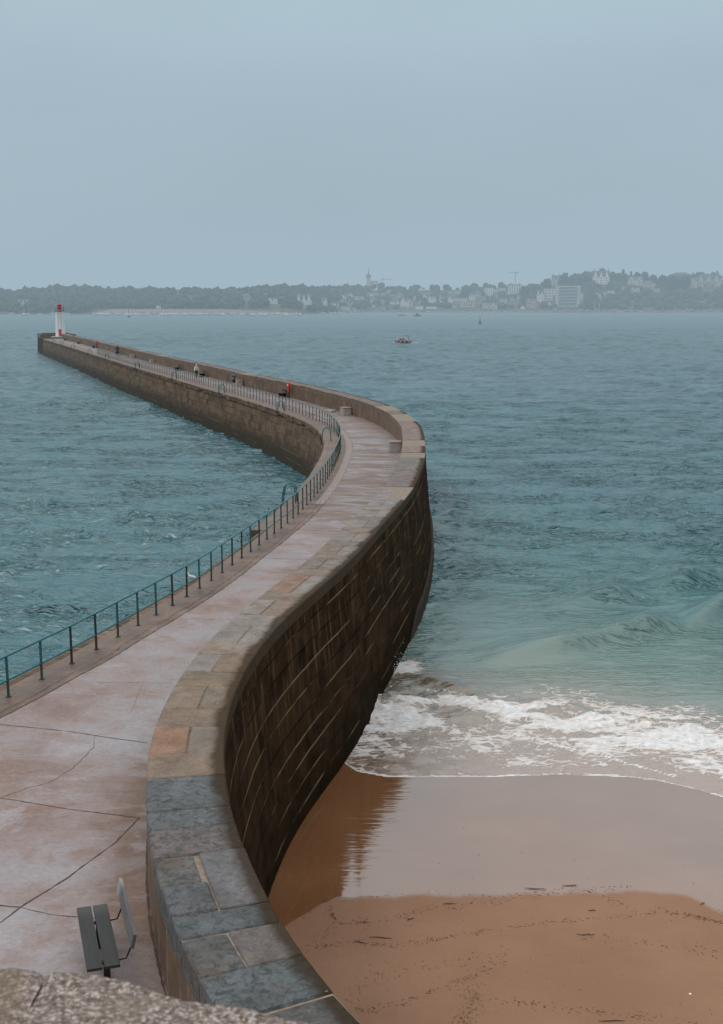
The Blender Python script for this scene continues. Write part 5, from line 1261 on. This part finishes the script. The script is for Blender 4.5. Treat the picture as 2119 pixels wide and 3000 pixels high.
# church and cranes
p=shore(1080.5,840); m_=p.y/3500; ch_=tag(empty('church',(p.x,p.y+60,p.z+4)),'grey church tower with pointed spire on the far skyline','church')
MB().box((0,0,6),(9.5,9.5,24)).build('tower',WM['g'],ch_); MB().lathe([(6.2,18),(4.2,21),(1.6,25),(.1,36)],n=8).build('spire',M_slate,ch_); MB().box((12,8,3),(20,12,14)).build('nave',WM['g'],ch_)
MB().tube([(0,0,35),(0,0,39)],.25,5).build('finial',M_slate,ch_)
for sx in (-1,1):
    for sy in (-1,1): MB().lathe([(.9,17),(.8,21),(.05,24)],(sx*4.4,sy*4.4,0),6).build('pinnacle',M_slate,ch_)
M_cr=simple('crane_steel',(.22,.21,.2),.6,.1,.5)
def crane(x,yb,yt,jl,lab,up=0):
    p=shore(x,yb); m_=p.y/3500; H=(yb-yt)*m_+6; r=tag(empty('tower_crane',(p.x,p.y+40,p.z)),lab,'crane')
    b=MB()
    for sx in (-.8,.8):
        for sy in (-.8,.8): b.tube([(sx,sy,-4),(sx,sy,H)],.22,4)
    k=int(H/3)
    for i in range(k): z=H*i/k; b.tube([(-.8,-.8,z),(.8,-.8,z+H/k)],.15,4).tube([(.8,-.8,z),(-.8,-.8,z+H/k)],.15,4)
    b.build('mast',M_cr,r)
    MB().tube([(-jl*.3,0,H),(jl,0,H+up)],.55,4).tube([(0,0,H+4),(jl*.7,0,H+up*.7+.3)],.14,4).tube([(0,0,H+4),(-jl*.28,0,H)],.14,4).tube([(0,0,H),(0,0,H+4)],.3,4).build('jib',M_cr,r)
    MB().box((-jl*.27,0,H-1.2),(3,1.6,2)).build('counterweight',M_cr,r)
crane(1517,836,806,-16,'tall tower crane standing behind the white apartment block'); crane(1125,840,826,18,'small distant tower crane right of the church spire')
# street lamps / poles on the waterfront
for x,yt,yb,lab in [(1655,895,914,'pale pole on the shore just left of the headland rocks'),(1741,893,914,'pale pole on the shore midway along the headland rocks'),(1756,891,914,'tallest pale pole on the shore under the headland'),(1195.7,877,903,'white signal column at the waterfront left of centre')]:
    p=at_d(x,yb,Ds(x)-3); r=tag(empty('shore_pole',p),lab,'pole'); MB().tube([(0,0,-1),(0,0,(yb-yt)*.64)],.5 if 'column' in lab else .28,6).build('pole',WM['w'],r); MB().box((0,0,(yb-yt)*.64),(1.2,.6,.5)).build('lamp_head',M_cr,r)

# woods
occ=[(b[0]-b[3]/2-1,b[0]+b[3]/2+1,b[2],b[1]) for b in BL]
def blocked(px,ytop,ybase):
    for x0,x1,t0,t1 in occ:
        if x0-2<px<x1+2 and ytop<t1-.5 and ybase>t1-1.5: return True
    return False
lst=[]; rr=random.Random(21)
for _ in range(5200):
    px=rr.uniform(-500,2600); yt=ridge_y(px)+(15 if px<1000 else 8)+3*math.sin(px*.021)+2*math.sin(px*.057); y0=yw(px)
    lo=4 if px<1000 else 9 if px<1650 else 5
    if 262<px<900: lo=15
    yb=rr.uniform(yt,y0-lo)
    if 1080<px<1640 and rr.random()<.62: continue
    if px>1640 and yb>872 and rr.random()<.55: continue
    p=shore(px,yb); r=rr.uniform(4,8.5)*(1.15 if px<1000 else 1); m_=p.y/3500; hp=r*1.3/m_
    if blocked(px,yb-hp,yb+.5): continue
    p=p+Vector((0,0,r*.45)); lst.append((p,r,rr.uniform(.75,1.05)))
    for _k in range(2): lst.append((p+Vector((rr.uniform(-1,1)*r*.8,rr.uniform(-1,1)*r*.4,rr.uniform(-.1,.5)*r)),r*rr.uniform(.35,.6),.9))
V,Fc=clumps(lst); tag(mesh_obj('woodland',V,Fc,M_wood),'mass of dark green trees covering the far shore and headland','woodland',kind='stuff')
# trees one can tell apart
def crown_mesh(seed,conical=False):
    r=random.Random(seed); l=[]
    for i in range(20):
        a=r.uniform(0,6.28); h=r.uniform(0,1); rad=(1-h*.9)*.75 if conical else math.sqrt(max(.05,1-(2*h-1)**2))*.72
        q=r.uniform(.3,1)*rad; l.append((( q*math.cos(a),q*math.sin(a),.35+h*(1.9 if conical else 1.25)),r.uniform(.28,.46),.85))
    V,Fc=clumps(l); fs=list(Fc); V=list(map(tuple,V)); 
    for i in range(420):
        a=r.uniform(0,6.28); h=r.uniform(-.1,1.1); rad=(1-min(1,h)*.85) if conical else math.sqrt(max(.03,1-(2*min(max(h,0),1)-1)**2))
        c=Vector((rad*r.uniform(.85,1.12)*math.cos(a),rad*r.uniform(.85,1.12)*math.sin(a),.35+h*(1.9 if conical else 1.3))); s_=r.uniform(.05,.11); n=Vector((r.gauss(0,1),r.gauss(0,1),r.gauss(0,1))).normalized(); t1=n.orthogonal().normalized()*s_; t2=n.cross(t1).normalized()*s_
        b=len(V); V+= [tuple(c-t1),tuple(c-t2),tuple(c+t1),tuple(c+t2)]; fs.append((b,b+1,b+2,b+3))
    me=bpy.data.meshes.new('crown'); me.from_pydata(V,[],fs); me.materials.append(M_tree); return me
CM=[crown_mesh(1),crown_mesh(2),crown_mesh(3),crown_mesh(4,True)]
tb=MB().tube([(0,0,-.6),(.02,0,.3),(0,.03,.9)],[.11,.08,.04],7).tube([(0,0,.25),(.35,.1,.8)],[.05,.02],5).tube([(0,0,.3),(-.3,-.1,.85)],[.05,.02],5)
TM=bpy.data.meshes.new('trunk'); TM.from_pydata(tb.v,[],tb.f); TM.materials.append(M_trunk)
def tree(x,yb,yt,wp,k,lab,grp):
    p=shore(x,yb); m_=p.y/3500; r=tag(empty('tree',p),lab,'tree',grp); w_=wp*m_/2; h=(yb-yt)*m_/(2.3 if k==3 else 1.75)
    for me,nm in ((CM[k],'crown'),(TM,'trunk')):
        o=bpy.data.objects.new(nm,me); col.objects.link(o); o.parent=r
    r.scale=(w_,w_,h); r.rotation_euler=(0,0,rr.uniform(0,6))
for x,y,w_,k,lab in [(cC(982),yC(235),24,0,'T'),(cC(1450),yC(218),30,1,'T'),(cC(1528),yC(204),20,2,'T'),(cR(24),yR(220),18,1,'T'),(cR(120),yR(178),24,0,'T'),(cR(265),yR(136),28,1,'T'),(cR(330),yR(150),22,2,'T'),(cR(430),yR(128),30,0,'T'),(cR(600),yR(90),30,2,'B'),(cR(680),yR(110),22,0,'T'),(cR(768),yR(97),18,3,'C'),(cR(745),yR(130),22,1,'T'),(cR(838),yR(110),12,3,'S'),(cR(890),yR(112),20,0,'T'),(cR(955),yR(114),26,1,'T'),(cR(1020),yR(140),20,2,'T'),(cR(1100),yR(136),24,0,'T'),(cR(1200),yR(150),40,1,'T'),(cR(1290),yR(150),38,2,'T'),(cR(1410),yR(112),20,0,'T'),(cR(1362),yR(120),9,3,'N'),(cR(1570),yR(104),10,3,'R')]:
    L_={'T':'dark rounded tree standing clear on the headland skyline','B':'broad dark tree rising behind the large white villa','C':'tall conical dark tree on the crest right of the white villa','S':'slim dark tree left of the double-gabled house','N':'thin pointed tree left of the stone mansion','R':'thin pointed tree beside the stone mansion at the right edge'}[lab]
    if x<1600 and lab=='T': L_='dark rounded tree standing out above the far town roofs'
    tree(x,y+26*(w_/26)**.5+6,y,w_,k,L_,'skyline trees of the far shore')
for x in list(range(-10,1180,36)):
    xx=x+rr.uniform(-10,10); y=ridge_y(xx)+rr.uniform(-1,5); tree(xx,y+15,y,rr.uniform(15,26),rr.randint(0,2),'hazy rounded tree on the wooded skyline of the far shore','skyline trees of the far shore')

# ------------------------------------------------------------------ render settings
sc.render.engine='CYCLES'; sc.view_settings.view_transform='Standard'; sc.view_settings.look='None'; sc.view_settings.exposure=0; sc.view_settings.gamma=1
sc.cycles.max_bounces=5; sc.cycles.volume_bounces=0
